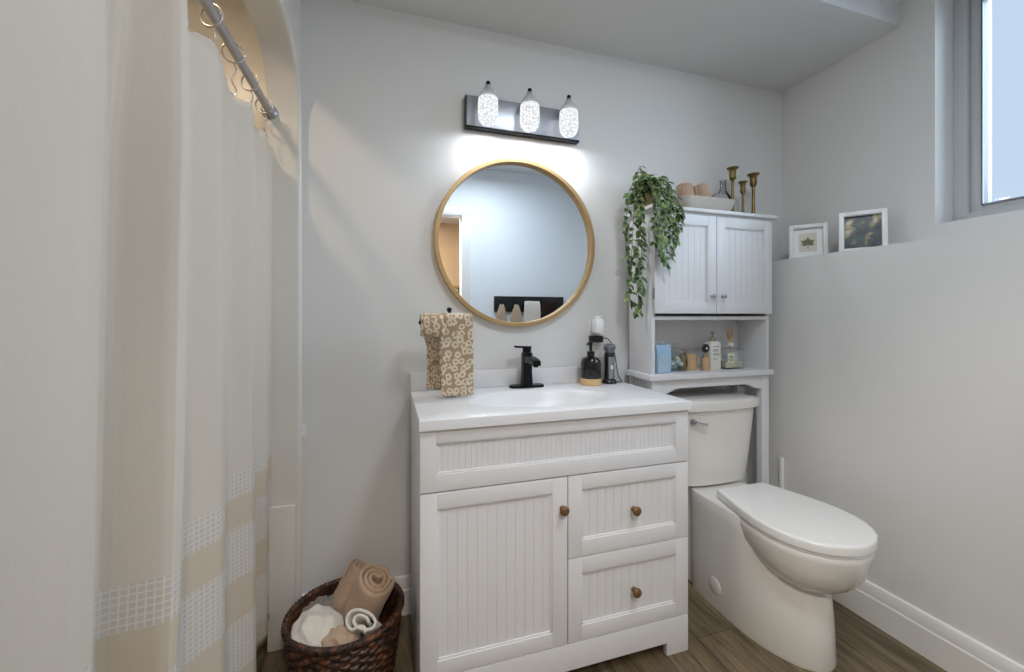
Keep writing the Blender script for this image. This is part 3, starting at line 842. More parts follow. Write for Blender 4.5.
# soap dispenser
SX, SY = .832, 1.562
sd = thing('soap_dispenser', 'black glass soap dispenser with pump and bamboo base by the shaver', 'soap dispenser', (SX, SY, ZT))
bm = new(); lathe(bm, [(0, 0), (.042, 0), (.0445, .002), (.0445, .026), (.042, .028), (0, .028)], (SX, SY, ZT), 32); obj('base', bm, M['bamboo'], sd)
bm = new(); lathe(bm, [(0, .028), (.041, .028), (.0425, .032), (.0425, .090), (.040, .103), (.032, .114), (.020, .119), (.016, .122), (.016, .128), (0, .128)], (SX, SY, ZT), 36); obj('bottle', bm, M['blackglass'], sd)
bm = new(); lathe(bm, [(0, .124), (.0165, .124), (.0165, .140), (.014, .143), (.006, .144), (.006, .166), (.009, .167), (.009, .184), (.007, .186), (0, .186)], (SX, SY, ZT), 20)
tube(bm, [(SX, SY, ZT + .178), (SX - .018, SY - .012, ZT + .178), (SX - .026, SY - .018, ZT + .172)], .004, 8); obj('pump', bm, M['blackp'], sd)

# shaver on its charging base
HX, HY = .925, 1.568
cb = thing('charging_base', 'low black charging base holding the shaver on the counter', 'charger', (HX, HY, ZT))
bm = new(); lathe(bm, [(0, 0), (.033, 0), (.034, .004), (.030, .014), (.026, .018), (0, .018)], (HX, HY, ZT), 28, 1.0, .85); obj('dock', bm, M['blackp'], cb)
sv = thing('electric_shaver', 'black and silver electric shaver standing upright on its charging base', 'shaver', (HX, HY, ZT + .018))
def ell(cx, cy, a, b, z, n=24): return [(cx + a * math.cos(2 * PI * i / n), cy + b * math.sin(2 * PI * i / n), z) for i in range(n)]
zz = ZT + .018
bm = new(); loft(bm, [ell(HX, HY, .022, .019, zz), ell(HX, HY, .023, .020, zz + .01), ell(HX, HY, .0215, .019, zz + .05), ell(HX, HY, .0235, .020, zz + .09), ell(HX, HY, .022, .019, zz + .112), ell(HX, HY, .019, .016, zz + .118)]); obj('handle', bm, M['blackp'], sv, 50)
bm = new(); loft(bm, [[(HX + a, HY - .0165 - .004, z) for a, z in ()] or ell(HX, HY - .007, .016, .0155, zz + .004), ell(HX, HY - .007, .015, .0150, zz + .05), ell(HX, HY - .007, .017, .0155, zz + .098)]); obj('grip_panel', bm, M['silverp'], sv, 50)
bm = new(); box(bm, HX - .005, HX + .005, HY - .0245, HY - .020, zz + .045, zz + .062, .002); obj('power_button', bm, M['whitep'], sv)
bm = new(); loft(bm, [ell(HX, HY, .018, .016, zz + .116), ell(HX, HY - .002, .026, .023, zz + .130), ell(HX, HY - .003, .027, .024, zz + .142), ell(HX, HY - .003, .022, .020, zz + .150)])
for a in (90, 210, 330): lathe(bm, [(.0095, 0), (.0095, .004), (.006, .006), (0, .005)], (HX + .0115 * math.cos(math.radians(a)), HY - .003 + .010 * math.sin(math.radians(a)), zz + .149), 16)
obj('shaving_head', bm, M['greyshade'], sv, 50)

# wall outlet, plug-in air freshener, charger plug with cord
OX, OZ = .895, 1.092
op = thing('outlet_plate', 'white wall outlet plate behind the plug-in air freshener', 'outlet', (OX, YB, OZ))
bm = new(); box(bm, OX - .036, OX + .036, YB - .006, YB, OZ - .058, OZ + .058, .003); obj('cover', bm, M['whitep'], op)
bm = new()
for dz in (-.024, .024): box(bm, OX - .016, OX + .016, YB - .008, YB - .004, OZ + dz - .014, OZ + dz + .014, .002)
obj('socket', bm, M['trimw'], op)
af = thing('air_freshener', 'white plug-in air freshener in the upper socket beside the mirror', 'air freshener', (OX, YB - .008, OZ + .02))
AX = OX - .006
bm = new(); loft(bm, [rr(AX, YB - .036, .020, .026, .013, OZ - .006, 4), rr(AX, YB - .036, .0225, .028, .014, OZ + .006, 4), rr(AX, YB - .036, .0225, .028, .014, OZ + .046, 4), rr(AX, YB - .036, .019, .024, .012, OZ + .056, 4)]); obj('housing', bm, M['whitep'], af, 40)
bm = new(); lathe(bm, [(0, 0), (.014, 0), (.0155, .005), (.0145, .011), (.010, .014)], (AX, YB - .04, OZ + .055), 20); obj('vent_cap', bm, M['trimw'], af)
pg = thing('charger_plug', 'black charger plug with thin cord hanging from the lower socket', 'charger', (OX, YB - .008, OZ - .03))
bm = new(); box(bm, OX - .038, OX + .022, YB - .038, YB - .0085, OZ - .048, OZ - .018, .006, 3); obj('plug_body', bm, M['blackp'], pg)
bm = new(); 
pts = [(OX + .02, YB - .024, OZ - .030), (OX + .045, YB - .030, OZ - .032), (OX + .068, YB - .032, OZ - .060), (OX + .082, YB - .034, OZ - .11), (OX + .090, YB - .034, OZ - .16), (OX + .100, YB - .036, OZ - .205), (OX + .108, YB - .045, ZT + .004), (OX + .100, YB - .060, ZT + .003), (OX + .075, YB - .066, ZT + .003), (OX + .058, YB - .070, ZT + .005)]
tube(bm, smooth_pts(pts), .0022, 8); obj('cord', bm, M['blackp'], pg, 60)

# ------------------------------------------------------------------ mirror
MX, MZ, MR = .527, 1.468, .352
mi = thing('round_mirror', 'round mirror with thin brushed gold frame on the back wall', 'mirror', (MX, YB, MZ - MR))
RX = Matrix.Translation((MX, YB, MZ)) @ Matrix.Rotation(PI / 2, 4, 'X')
bm = new(); lathe(bm, [(MR - .017, .004), (MR - .017, .0285), (MR - .015, .030), (MR - .001, .030), (MR, .029), (MR, .0), (MR - .017, .0), (MR - .017, .004)], seg=128, mx=RX); obj('frame', bm, M['gold'], mi, 30)
bm = new(); lathe(bm, [(0, .010), (MR - .016, .010), (MR - .016, .004), (0, .004)], seg=128, mx=RX); obj('glass', bm, M['mirror'], mi, 30)

# ------------------------------------------------------------------ vanity light
VLX, VLZ = .551, 1.990
vl = thing('vanity_light', 'three-lamp steel vanity light above the round mirror, lit', 'wall lamp', (VLX, YB, VLZ))
bm = new(); box(bm, .302, .800, YB - .030, YB, VLZ - .060, VLZ + .062, .003); obj('back_plate', bm, M['steel'], vl)
bm = new(); box(bm, .300, .802, YB - .031, YB - .001, VLZ - .068, VLZ - .060, .002); box(bm, .298, .302, YB - .031, YB - .001, VLZ - .068, VLZ + .062, .001); obj('plate_edge', bm, M['black'], vl)
for i, x in enumerate((.378, .552, .726)):
    yy = YB - .085
    bm = new(); lathe(bm, [(0, .056), (.020, .054), (.032, .046), (.0385, .032), (.040, .010), (.040, -.030), (.0365, -.048), (.027, -.062), (.012, -.0685), (0, -.0695)], (x, yy, VLZ - .008), 36)
    sh = obj('lamp_shade', bm, M['crackle'], vl, 60)
    bm = new(); lathe(bm, [(0, .104), (.006, .104), (.0085, .101), (.0085, .093), (.010, .090), (.0095, .086), (0, .085)], (x, yy, VLZ - .008), 20); subobj('cap', bm, M['black'], sh)
    bm = new(); lathe(bm, [(.010, .088), (.014, .080), (.024, .066), (.034, .050), (.0395, .034), (.0385, .034), (.033, .048), (.023, .064), (.012, .079), (.008, .087)], (x, yy, VLZ - .008), 32); subobj('clear_neck', bm, M['frost'], sh, 60)
    area_light('bulb_light', (x, yy, VLZ - .0785), 0.060, 0.8, (0.94, 0.98, 1.04))
    bm = new(); tube(bm, smooth_pts([(x, YB - .028, VLZ + .040), (x, YB - .055, VLZ + .06), (x, YB - .078, VLZ + .088), (x, yy, VLZ + .094)]), .005, 8)
    lathe(bm, [(0, 0), (.018, 0), (.018, .006), (0, .008)], seg=18, mx=Matrix.Translation((x, YB - .029, VLZ + .040)) @ Matrix.Rotation(PI / 2, 4, 'X')); subobj('arm', bm, M['steel'], sh)

# ------------------------------------------------------------------ over-toilet storage cabinet
CX0, CX1, CYF, CYB = 1.060, 1.698, 1.454, 1.622
oc = thing('storage_cabinet', 'tall white over-toilet storage cabinet with two doors and open shelf', 'cabinet', (1.379, 1.54, 0))
SZ = .914
for x in (CX0, CX1 - .042):
    for y in (CYF, CYB - .030):
        b_ = new(); box(b_, x, x + .042, y, y + .030, 0, SZ - .024, .002); obj('leg', b_, M['cab'], oc)
for x in (CX0, CX1 - .042):
    bm = new(); box(bm, x + .008, x + .034, CYF + .029, CYB - .029, .12, .17, .001); obj('side_rail', bm, M['cab'], oc)
    bm = new(); box(bm, x + .006, x + .036, CYF + .029, CYB - .029, SZ - .10, SZ - .024, .001); obj('side_rail', bm, M['cab'], oc)
bm = new(); box(bm, CX0 + .04, CX1 - .04, CYB - .020, CYB - .006, .16, .20, .001); obj('back_rail', bm, M['cab'], oc)
poly = [(CX0 + .041, SZ - .024), (CX0 + .041, .826)]
for i in range(0, 25):
    f = i / 24; x = CX0 + .055 + (CX1 - CX0 - .110) * f
    e_ = min(f, 1 - f) / .16; e_ = min(1, e_); h = .826 + .024 * (e_ * e_ * (3 - 2 * e_)); poly.append((x, h))
poly += [(CX1 - .041, .826), (CX1 - .041, SZ - .024)]
bm = new(); prism(bm, poly, 'y', CYF + .003, CYF + .019); obj('arched_apron', bm, M['cab'], oc, 20)
bm = new(); box(bm, CX0 - .018, CX1 + .012, CYF - .016, CYB, SZ - .024, SZ, .003); obj('shelf', bm, M['cab'], oc)
for x in (CX0, CX1 - .015):
    bm = new(); box(bm, x, x + .015, CYF, CYB, SZ, 1.608, .0012); obj('side_panel', bm, M['cab'], oc)
bm = new(); box(bm, CX0 + .015, CX1 - .015, CYB - .008, CYB - .002, SZ, 1.608)
obj('back_panel', bm, M['cab'], oc)
bm = new(); box(bm, CX0 + .0145, CX1 - .0145, CYF + .002, CYB - .004, 1.145, 1.160, .001); obj('divider', bm, M['cab'], oc)
bm = new(); box(bm, CX0 - .022, CX1 + .024, CYF - .030, CYB + .006, 1.608, 1.624, .005, 3); box(bm, CX0 - .008, CX1 + .010, CYF - .012, CYB + .002, 1.600, 1.610, .002); obj('top_board', bm, M['cab'], oc)
zt_, zb_ = 1.598, 1.172
for k, (a, b_) in enumerate(((CX0 + .002, 1.3775), (1.3805, CX1 - .002))):
    dr = obj('door', panel_front(a, b_, zb_, zt_, a + .046, b_ - .046, zb_ + .048, zt_ - .046, y0=CYF - .018, th=.017, pitch=.030), M['cab'], oc)
    bm = new(); kx = 1.352 if k == 0 else 1.408
    lathe(bm, [(0, 0), (.006, 0), (.0045, .004), (.0045, .010), (.009, .014), (.0105, .018), (.008, .023), (0, .024)], seg=20, mx=Matrix.Translation((kx, CYF - .018, 1.248)) @ Matrix.Rotation(PI / 2, 4, 'X'))
    subobj('knob', bm, M['steel'], dr, 60)
    for hz in (1.255, 1.525):
        bm = new(); hx = CX0 + .001 if k == 0 else CX1 - .001
        tube(bm, [(hx, CYF - .012, hz - .024), (hx, CYF - .012, hz + .024)], .0035, 10); subobj('hinge', bm, M['hinge'], dr, 60)

# things on the shelf
zs = SZ
def jar_shell(bm, prof, c, seg=32): return lathe(bm, prof, c, seg)
bb = thing('gift_bag', 'pale blue paper bag standing at the shelf end beside the glass jar', 'bag', (1.140, 1.500, zs))
bm = new()
loft(bm, [rr(1.140, 1.500, .036, .022, .002, zs, 1), rr(1.140, 1.500, .036, .022, .002, zs + .09, 1), rr(1.140, 1.500, .038, .016, .002, zs + .122, 1)], True, True); obj('bag_body', bm, M['blue'], bb, 20)
bm = new(); prism(bm, [(1.106, zs + .004), (1.160, zs + .004), (1.158, zs + .060), (1.142, zs + .086), (1.118, zs + .082), (1.107, zs + .060)], 'y', 1.4745, 1.4775); obj('pale_panel', bm, M['bluelight'], bb, 20)
bm = new(); tube(bm, smooth_pts([(1.120, 1.483, zs + .118), (1.124, 1.480, zs + .134), (1.136, 1.479, zs + .138), (1.148, 1.480, zs + .134), (1.152, 1.483, zs + .118)]), .0022, 8); obj('handle', bm, M['blue'], bb, 60)
gj = thing('lidded_glass_jar', 'clear glass jar with knobbed lid, second from the shelf end', 'jar', (1.250, 1.545, zs))
bm = new(); lathe(bm, [(0, 0), (.044, 0), (.051, .006), (.053, .03), (.052, .06), (.046, .078), (.044, .082), (.042, .080), (.049, .058), (.050, .03), (.047, .009), (0, .006)], (1.250, 1.545, zs), 36); obj('jar_body', bm, M['jar'], gj, 60)
bm = new(); lathe(bm, [(.047, .083), (.047, .087), (.036, .098), (.014, .104), (.006, .107), (.006, .111), (.011, .116), (.010, .122), (0, .125)], (1.250, 1.545, zs), 32); obj('lid', bm, M['jar'], gj, 60)
bm = new()
for k in range(24):
    a = random.uniform(0, 2 * PI); r_ = random.uniform(0, .034); z_ = zs + .020 + .036 * random.random()
    t_ = bmesh.new(); bmesh.ops.create_icosphere(t_, subdivisions=1, radius=.011); merge(bm, t_, Matrix.Translation((1.250 + r_ * math.cos(a), 1.545 + r_ * math.sin(a), z_)))
o_ = obj('cotton_filling', bm, M['cottonwhite'], gj, 60); o_['kind'] = 'stuff'
cj = thing('tan_candle', 'squat tan candle in cork holder on the shelf, beside the lotion bottle', 'candle', (1.345, 1.548, zs))
bm = new(); lathe(bm, [(0, 0), (.036, 0), (.038, .003), (.038, .066), (.035, .070), (.032, .066), (0, .064)], (1.332, 1.556, zs), 28); obj('holder', bm, M['cork'], cj)
wt = thing('wooden_peg_figure', 'small tan wooden stand with a round black top on the shelf', 'ornament', (1.384, 1.508, zs))
bm = new(); lathe(bm, [(0, 0), (.016, 0), (.017, .004), (.017, .050), (.014, .056), (.004, .060), (.0035, .085), (0, .086)], (1.384, 1.506, zs), 20); obj('stand', bm, M['cork'], wt)
bm = new(); lathe(bm, [(0, -.006), (.017, -.005), (.021, 0), (.017, .005), (0, .006)], seg=24, mx=Matrix.Translation((1.384, 1.506, zs + .100)) @ Matrix.Rotation(PI / 2, 4, 'X')); obj('round_top', bm, M['blackp'], wt, 60)
bm = new(); lathe(bm, [(0, 0), (.005, 0), (.005, .001), (0, .0012)], seg=14, mx=Matrix.Translation((1.384, 1.4995, zs + .100)) @ Matrix.Rotation(PI / 2, 4, 'X')); obj('pale_dot', bm, M['whitep'], wt)
LX, LY = 1.446, 1.530
lb = thing('lotion_bottle', 'white lotion pump bottle with grey-green collar on the shelf', 'bottle', (LX, LY, zs))
bm = new(); loft(bm, [rr(LX, LY, .031, .022, .012, zs, 4), rr(LX, LY, .032, .023, .012, zs + .005, 4), rr(LX, LY, .032, .023, .012, zs + .118, 4), rr(LX, LY, .026, .019, .010, zs + .128, 4), rr(LX, LY, .013, .013, .009, zs + .131, 4)]); obj('bottle_body', bm, M['lotion'], lb, 40)
bm = new(); lathe(bm, [(.014, .129), (.0155, .131), (.0155, .146), (.012, .149), (.0045, .150), (.0045, .166), (.008, .167), (.008, .174), (0, .175)], (LX, LY, zs), 18); tube(bm, [(LX, LY, zs + .171), (LX - .02, LY - .010, zs + .169)], .0035, 8); obj('pump', bm, M['sage'], lb)
bm = new()
box(bm, LX - .018, LX + .016, LY - .0236, LY - .0225, zs + .106, zs + .108)
for k, (n_, hgt) in enumerate(((4, .010), (5, .010), (3, .006))):
    for q in range(n_):
        x_ = LX - .017 + q * .0075; box(bm, x_, x_ + .0022, LY - .0236, LY - .0225, zs + .084 - k * .018, zs + .084 - k * .018 + hgt)
        box(bm, x_ + .0022, x_ + .0048, LY - .0236, LY - .0225, zs + .084 - k * .018 + (hgt - .002) * (q % 2), zs + .084 - k * .018 + (hgt - .002) * (q % 2) + .002)
obj('label_marks', bm, M['ink'], lb)
DXc, DYc = 1.552, 1.535
rdif = thing('reed_diffuser', 'square clear glass reed diffuser at the end of the shelf nearest the wall', 'diffuser', (DXc, DYc, zs))
bm = new(); loft(bm, [rr(DXc, DYc, .050, .030, .005, zs, 2), rr(DXc, DYc, .052, .032, .006, zs + .004, 2), rr(DXc, DYc, .052, .032, .006, zs + .088, 2), rr(DXc, DYc, .046, .026, .008, zs + .094, 2), rr(DXc, DYc, .013, .013, .010, zs + .096, 2), rr(DXc, DYc, .013, .013, .010, zs + .108, 2)]); obj('glass_bottle', bm, M['jar'], rdif, 30)
bm = new(); loft(bm, [rr(DXc, DYc, .046, .026, .005, zs + .006, 2), rr(DXc, DYc, .046, .026, .005, zs + .034, 2)]); obj('liquid', bm, M['liquid'], rdif, 30)
bm = new(); box(bm, DXc - .046, DXc - .006, DYc - .0335, DYc - .0325, zs + .028, zs + .076); obj('label_panel', bm, M['label'], rdif)
bm = new(); box(bm, DXc - .038, DXc - .014, DYc - .0343, DYc - .0336, zs + .040, zs + .046); box(bm, DXc - .034, DXc - .018, DYc - .0343, DYc - .0336, zs + .052, zs + .062); obj('label_marks', bm, M['sage'], rdif)
bm = new(); lathe(bm, [(.008, .106), (.0165, .106), (.0165, .120), (.006, .122)], (DXc, DYc, zs), 20); obj('collar', bm, M['lotion'], rdif)
for k in range(7):
    a = 2 * PI * k / 7; bm = new()
    tube(bm, [(DXc - .012 * math.cos(a), DYc - .01 * math.sin(a), zs + .02), (DXc + .003 * math.cos(a), DYc + .003 * math.sin(a), zs + .12), (DXc + .020 * math.cos(a), DYc + .014 * math.sin(a), zs + .185 + .008 * math.sin(k * 2.1))], .0024, 6); obj('reed', bm, M['reed'], rdif, 60)

# things on top of the cabinet
zc = 1.624
BX, BY = 1.392, 1.535
sb_ = thing('stone_bowl', 'pale stone dish holding rolled cloths on top of the storage cabinet', 'bowl', (BX, BY, zc))
def rrx(cx, cy, hx, hy, r, z): return rr(cx, cy, hx, hy, r, z, 5)
bm = new(); loft(bm, [rrx(BX, BY, .115, .045, .03, zc), rrx(BX, BY, .122, .050, .03, zc + .006), rrx(BX, BY, .150, .062, .035, zc + .066), rrx(BX, BY, .150, .062, .035, zc + .070), rrx(BX, BY, .142, .055, .03, zc + .068), rrx(BX, BY, .116, .044, .028, zc + .014)], True, True); obj('dish', bm, M['stone'], sb_, 40)
def roll_at(name, label, c, rot, R, L, turns, m, group=None, squash=1.0, thick=.010):
    t = thing(name, label, 'towel', c, group, rot)
    pts = [(p[0] * squash, p[1], 0) for p in spiral_path(R, turns, thick * 1.12)]
    ribbon('rolled_cloth', pts, L, (0, 0, 1), thick, m, t, nw=10, rough=.004, nscale=22, local=True)
    return t
roll_at('rolled_cloth_bundle', 'brown rolled washcloth at the vine end of the stone dish', (1.300, 1.532, zc + .086), (-.30, .12, 0.10), .037, .100, 2.6, M['towelbrown'], 'rolled washcloths in the stone dish', 1.0, .009)
roll_at('rolled_cloth_bundle', 'brown rolled washcloth in the middle of the stone dish, beside the grey ball', (1.386, 1.532, zc + .088), (-.30, -.05, -0.15), .040, .100, 2.6, M['towelbrown'], 'rolled washcloths in the stone dish', 1.0, .009)
tag(lump('wool_ball', (1.478, 1.530, zc + .062), (.050, .042, .048), M['greystone'], None, .10, 3, 3), 'pale grey rounded ball in the stone dish beside the candlesticks', 'ornament')
gv = thing('glass_vase', 'slim clear grey glass bottle behind the stone dish', 'vase', (1.560, 1.585, zc))
bm = new(); lathe(bm, [(0, 0), (.036, 0), (.040, .006), (.041, .07), (.036, .110), (.018, .140), (.013, .160), (.013, .190), (.016, .196), (.013, .194), (.010, .16), (.015, .138), (.033, .107), (.037, .07), (.036, .010), (0, .008)], (1.560, 1.585, zc), 32); obj('vase_body', bm, M['bluevase'], gv, 60)
def candlestick(x, y, h, label, s=1.0):
    t = thing('brass_candlestick', label, 'candlestick', (x, y, zc), 'brass candlesticks on the cabinet')
    bm = new(); lathe(bm, [(0, 0), (.026 * s, 0), (.027 * s, .004), (.022 * s, .010), (.013 * s, .020), (.009 * s, .032)], (x, y, zc), 28); obj('foot', bm, M['brass'], t, 50)
    bm = new(); lathe(bm, [(.009 * s, .030), (.011 * s, .036), (.0085 * s, .042), (.0075 * s, h - .080), (.009 * s, h - .066), (.007 * s, h - .060)], (x, y, zc), 24); obj('shaft', bm, M['brass'], t, 50)
    bm = new(); lathe(bm, [(.006 * s, h - .062), (.015 * s, h - .056), (.018 * s, h - .044), (.016 * s, h - .026), (.019 * s, h - .010), (.030 * s, h - .003), (.0305 * s, h), (.014 * s, h - .001), (.012 * s, h - .016), (0, h - .017)], (x, y, zc), 28); obj('candle_cup', bm, M['brass'], t, 50)
candlestick(1.578, 1.545, .246, 'tallest brass candlestick, rising behind the stone dish', .86)
candlestick(1.630, 1.535, .182, 'shortest brass candlestick, between the two taller ones', .66)
candlestick(1.688, 1.530, .222, 'brass candlestick at the cabinet end nearest the ledge', .90)

# ------------------------------------------------------------------ trailing plant
PX, PY = 1.085, 1.530
pl = thing('trailing_plant', 'trailing green vine spilling over the end of the storage cabinet', 'plant', (PX, PY, zc))
bm = new(); lathe(bm, [(0, 0), (.034, 0), (.037, .004), (.044, .060), (.046, .066), (.040, .066), (.036, .06), (0, .058)], (PX, PY, zc), 28); obj('pot', bm, M['pot'], pl)
leafbm = bmesh.new(); uvl = leafbm.loops.layers.uv.new('UVMap')
def leaf(p, d, up, L, W):
    d = Vector(d).normalized(); up = Vector(up); sd = d.cross(up)
    if sd.length < .05: sd = d.orthogonal()
    sd.normalize(); n = sd.cross(d)
    prof = [(0, .0), (.18, .62), (.42, 1.0), (.70, .78), (.90, .34), (1.0, 0)]
    mid = []; le = []; ri = []
    for f, wd in prof:
        c = Vector(p) + d * L * f - n * (L * .22 * f * f)
        mid.append(leafbm.verts.new(c))
        le.append(leafbm.verts.new(c + sd * W * .5 * wd + n * W * .14 * wd) if 0 < f < 1 else None)
        ri.append(leafbm.verts.new(c - sd * W * .5 * wd + n * W * .14 * wd) if 0 < f < 1 else None)
    def face(vs, us):
        f = leafbm.faces.new(vs)
        for lp, u in zip(f.loops, us): lp[uvl].uv = (u, 0)
    for side, flip in ((le, False), (ri, True)):
        for i in range(len(prof) - 1):
            a, b, c_, e_ = mid[i], mid[i + 1], side[i + 1], side[i]
            if e_ is None: vs, us = [a, b, c_], [0, 0, 1]
            elif c_ is None: vs, us = [a, b, e_], [0, 0, 1]
            else: vs, us = [a, b, c_, e_], [0, 0, 1, 1]
            if flip: vs, us = vs[::-1], us[::-1]
            face(vs, us)
rng = random.Random(11)
strands = []
def strand(pts, n, ls=.036, start=0.12):
    P = smooth_pts(pts, 8); strands.append(P)
    L = len(P) - 1
    for k in range(n):
        f = start + (1 - start) * k / max(1, n - 1); i = min(int(f * L), L - 1); p = P[i].lerp(P[i + 1], f * L - i); tan = (P[i + 1] - P[i]).normalized()
        for s_ in (1, -1) if rng.random() < .75 else (1,):
            a = rng.uniform(0, 2 * PI)
            out = Vector((math.cos(a), -abs(math.sin(a)) * .9 - .1, 0)) * s_ if s_ > 0 else Vector((-math.cos(a), -abs(math.sin(a)) * .6 - .2, 0))
            d = out * .8 + Vector((0, 0, rng.uniform(-.85, .1))) + tan * .2
            if p.x > CX0 and p.z < zc + .02: d.y = -abs(d.y) * .6
            if p.x <= CX0 and p.z < zc + .02: d.x = min(d.x, .25)
            l_ = ls * rng.uniform(.75, 1.2)
            leaf(p, d, Vector((out.x * .2, -.75, .6)), l_, l_ * rng.uniform(.56, .70))
cz = zc + .078
# long strands down the side panel of the cabinet
xs = CX0 - .035
strand([(PX, PY, cz), (PX - .05, PY - .03, cz + .045), (xs + .002, PY - .045, zc - .03), (xs - .004, PY - .035, 1.45), (xs + .004, PY - .03, 1.30), (xs, PY - .025, 1.17)], 34)
strand([(PX, PY, cz), (PX - .05, PY, cz + .04), (xs - .01, PY - .01, zc - .04), (xs - .012, PY, 1.44), (xs - .018, PY + .012, 1.32), (xs - .012, PY + .01, 1.22)], 27)
strand([(PX, PY, cz), (PX - .06, PY - .03, cz + .035), (xs - .02, PY - .06, zc - .02), (xs - .012, PY - .07, 1.48), (xs - .006, PY - .06, 1.34), (xs - .012, PY - .065, 1.27)], 26)
strand([(PX, PY, cz), (PX - .06, PY + .02, cz + .03), (xs - .016, PY + .035, zc - .03), (xs - .018, PY + .04, 1.49), (xs - .010, PY + .04, 1.40)], 18)
# shorter strands over the front
yf = CYF - .055
for dx, zend in ((-.055, 1.46), (-.030, 1.40), (-.006, 1.372), (.018, 1.40), (.040, 1.47), (.058, 1.52)):
    strand([(PX, PY, cz), (PX + dx * .6, PY - .06, cz + .045), (PX + dx, yf - .006, zc + .0), (PX + dx * 1.05 + .004, yf, (zc + zend) / 2), (PX + dx * 1.02, yf - .002, zend)], int(9 + (zc - zend) * 60), .036)
# crown
for k in range(40):
    a = rng.uniform(0, 2 * PI); r_ = rng.uniform(.02, .105); h_ = rng.uniform(.0, .085)
    if k == 0: a, r_, h_ = 2.6, .05, .125
    strand([(PX + .01 * math.cos(a), PY + .01 * math.sin(a), cz - .01), (PX + r_ * .6 * math.cos(a), PY + r_ * .5 * math.sin(a) - .01, cz + h_ * .9), (PX + r_ * math.cos(a), PY + min(.045, r_ * .8 * math.sin(a)) - .015, cz + h_ * .6 - (0 if k == 0 else .02 + .02 * rng.random()))], 6, .037, .25)
obj('foliage', leafbm, M['leaf'], pl, 60)['kind'] = 'stuff'
bm = new()
for P in strands: tube(bm, P, .0013, 5)
obj('vine_stems', bm, M['stem'], pl, 60)['kind'] = 'stuff'

# ------------------------------------------------------------------ toilet
TC = 1.398; PX_ = 1.379
to = thing('toilet', 'white skirted toilet with elongated closed lid beside the vanity', 'toilet', (TC, 1.25, 0))
def egg(yf, yb, hw, z, n=48, fx=2.0, sq=2.6, xc=TC):
    """plan outline: rounded nose towards the room at yf, squarer at yb; widest at about 45 % of its length"""
    ym = yf + (yb - yf) * .52; pts = []
    for i in range(n):
        a = 2 * PI * i / n
        c_, s_ = math.cos(a), math.sin(a)
        e = fx if s_ < 0 else sq
        x = hw * math.copysign(abs(c_) ** (2 / e), c_); y = math.copysign(abs(s_) ** (2 / e), s_)
        pts.append((xc + x, ym + (ym - yf) * y if s_ < 0 else ym + (yb - ym) * y, z))
    return pts
bm = new()
loft(bm, [egg(.958, 1.455, .137, 0, sq=9, xc=PX_), egg(.954, 1.455, .140, .012, sq=9, xc=PX_), egg(.962, 1.455, .139, .15, sq=9, xc=PX_), egg(.980, 1.455, .139, .28, sq=9, xc=PX_), egg(1.00, 1.455, .140, .36, sq=9, xc=PX_), egg(1.01, 1.455, .142, .414, sq=9, xc=PX_), egg(1.015, 1.452, .139, .420, sq=9, xc=PX_)])
box(bm, PX_ - .118, PX_ + .118, 1.43, 1.612, 0, .4195, .01, 3)
obj('pedestal', bm, M['ceramic'], to, 50)
def lid_ring(z, k=0.0):
    prof = [(0, .112), (.012, .121), (.03, .126), (.06, .130), (.12, .138), (.22, .152), (.34, .168), (.48, .180), (.60, .183), (.70, .177), (.79, .162), (.87, .137), (.93, .106), (.97, .070), (.992, .036)]
    yr, yn = 1.338 - k, .868 + k
    R_ = [(TC + .006 + b - k, yr + (yn - yr) * a, z) for a, b in prof]
    L_ = [(TC + .006 - b + k, yr + (yn - yr) * a, z) for a, b in prof]
    return R_ + [(TC + .006, yn, z)] + L_[::-1]
def bowl_ring(z, yr, yn, k):
    L_ = lid_ring(z); ys = [p[1] for p in L_]; y0, y1 = min(ys), max(ys)
    return [(TC + .006 + (p[0] - TC - .006) * k, yn + (p[1] - y0) / (y1 - y0) * (yr - yn), z) for p in L_]
bm = new(); loft(bm, [bowl_ring(.248, 1.16, .975, .46), bowl_ring(.258, 1.20, .950, .62), bowl_ring(.280, 1.24, .922, .76), bowl_ring(.312, 1.28, .900, .87), bowl_ring(.350, 1.31, .886, .94), bowl_ring(.390, 1.328, .877, .972), bowl_ring(.408, 1.332, .875, .978), bowl_ring(.413, 1.33, .879, .965)])
obj('bowl', bm, M['ceramic'], to, 60)
def tank_ring(hw, y0, y1, z, bow=.018, n=10):
    pts = []
    for i in range(n + 1):
        f = i / n; x = -hw + 2 * hw * f; y = y0 + bow * (2 * f - 1) ** 2
        e = min(f, 1 - f); 
        pts.append((TC - .016 + x, y + (.012 if e == 0 else 0), z))
    pts += [(TC - .016 + hw, y1, z), (TC - .016 - hw, y1, z)]
    return pts
bm = new(); loft(bm, [lid_ring(.4135, .008), lid_ring(.415, .005), lid_ring(.4215, .005), lid_ring(.423, .007)]); obj('seat_ring', bm, M['seat'], to, 50)
bm = new(); loft(bm, [lid_ring(.4245, .004), lid_ring(.426, .001), lid_ring(.449, 0), lid_ring(.4535, .0015), lid_ring(.4562, .005), lid_ring(.4572, .012)]); obj('lid', bm, M['seat'], to, 50)
bm = new(); loft(bm, [tank_ring(.150, 1.44, 1.60, .421), tank_ring(.165, 1.418, 1.61, .432), tank_ring(.172, 1.410, 1.615, .50), tank_ring(.186, 1.395, 1.618, .70), tank_ring(.190, 1.392, 1.618, .756)]); tk = obj('tank', bm, M['ceramic'], to, 40)
bm = new(); loft(bm, [tank_ring(.196, 1.386, 1.620, .757), tank_ring(.203, 1.378, 1.621, .761), tank_ring(.205, 1.376, 1.621, .788), tank_ring(.202, 1.379, 1.619, .798), tank_ring(.190, 1.39, 1.61, .803)]); obj('tank_lid', bm, M['ceramic'], to, 40)
bm = new(); hx, hy, hz = 1.216, 1.400, .716
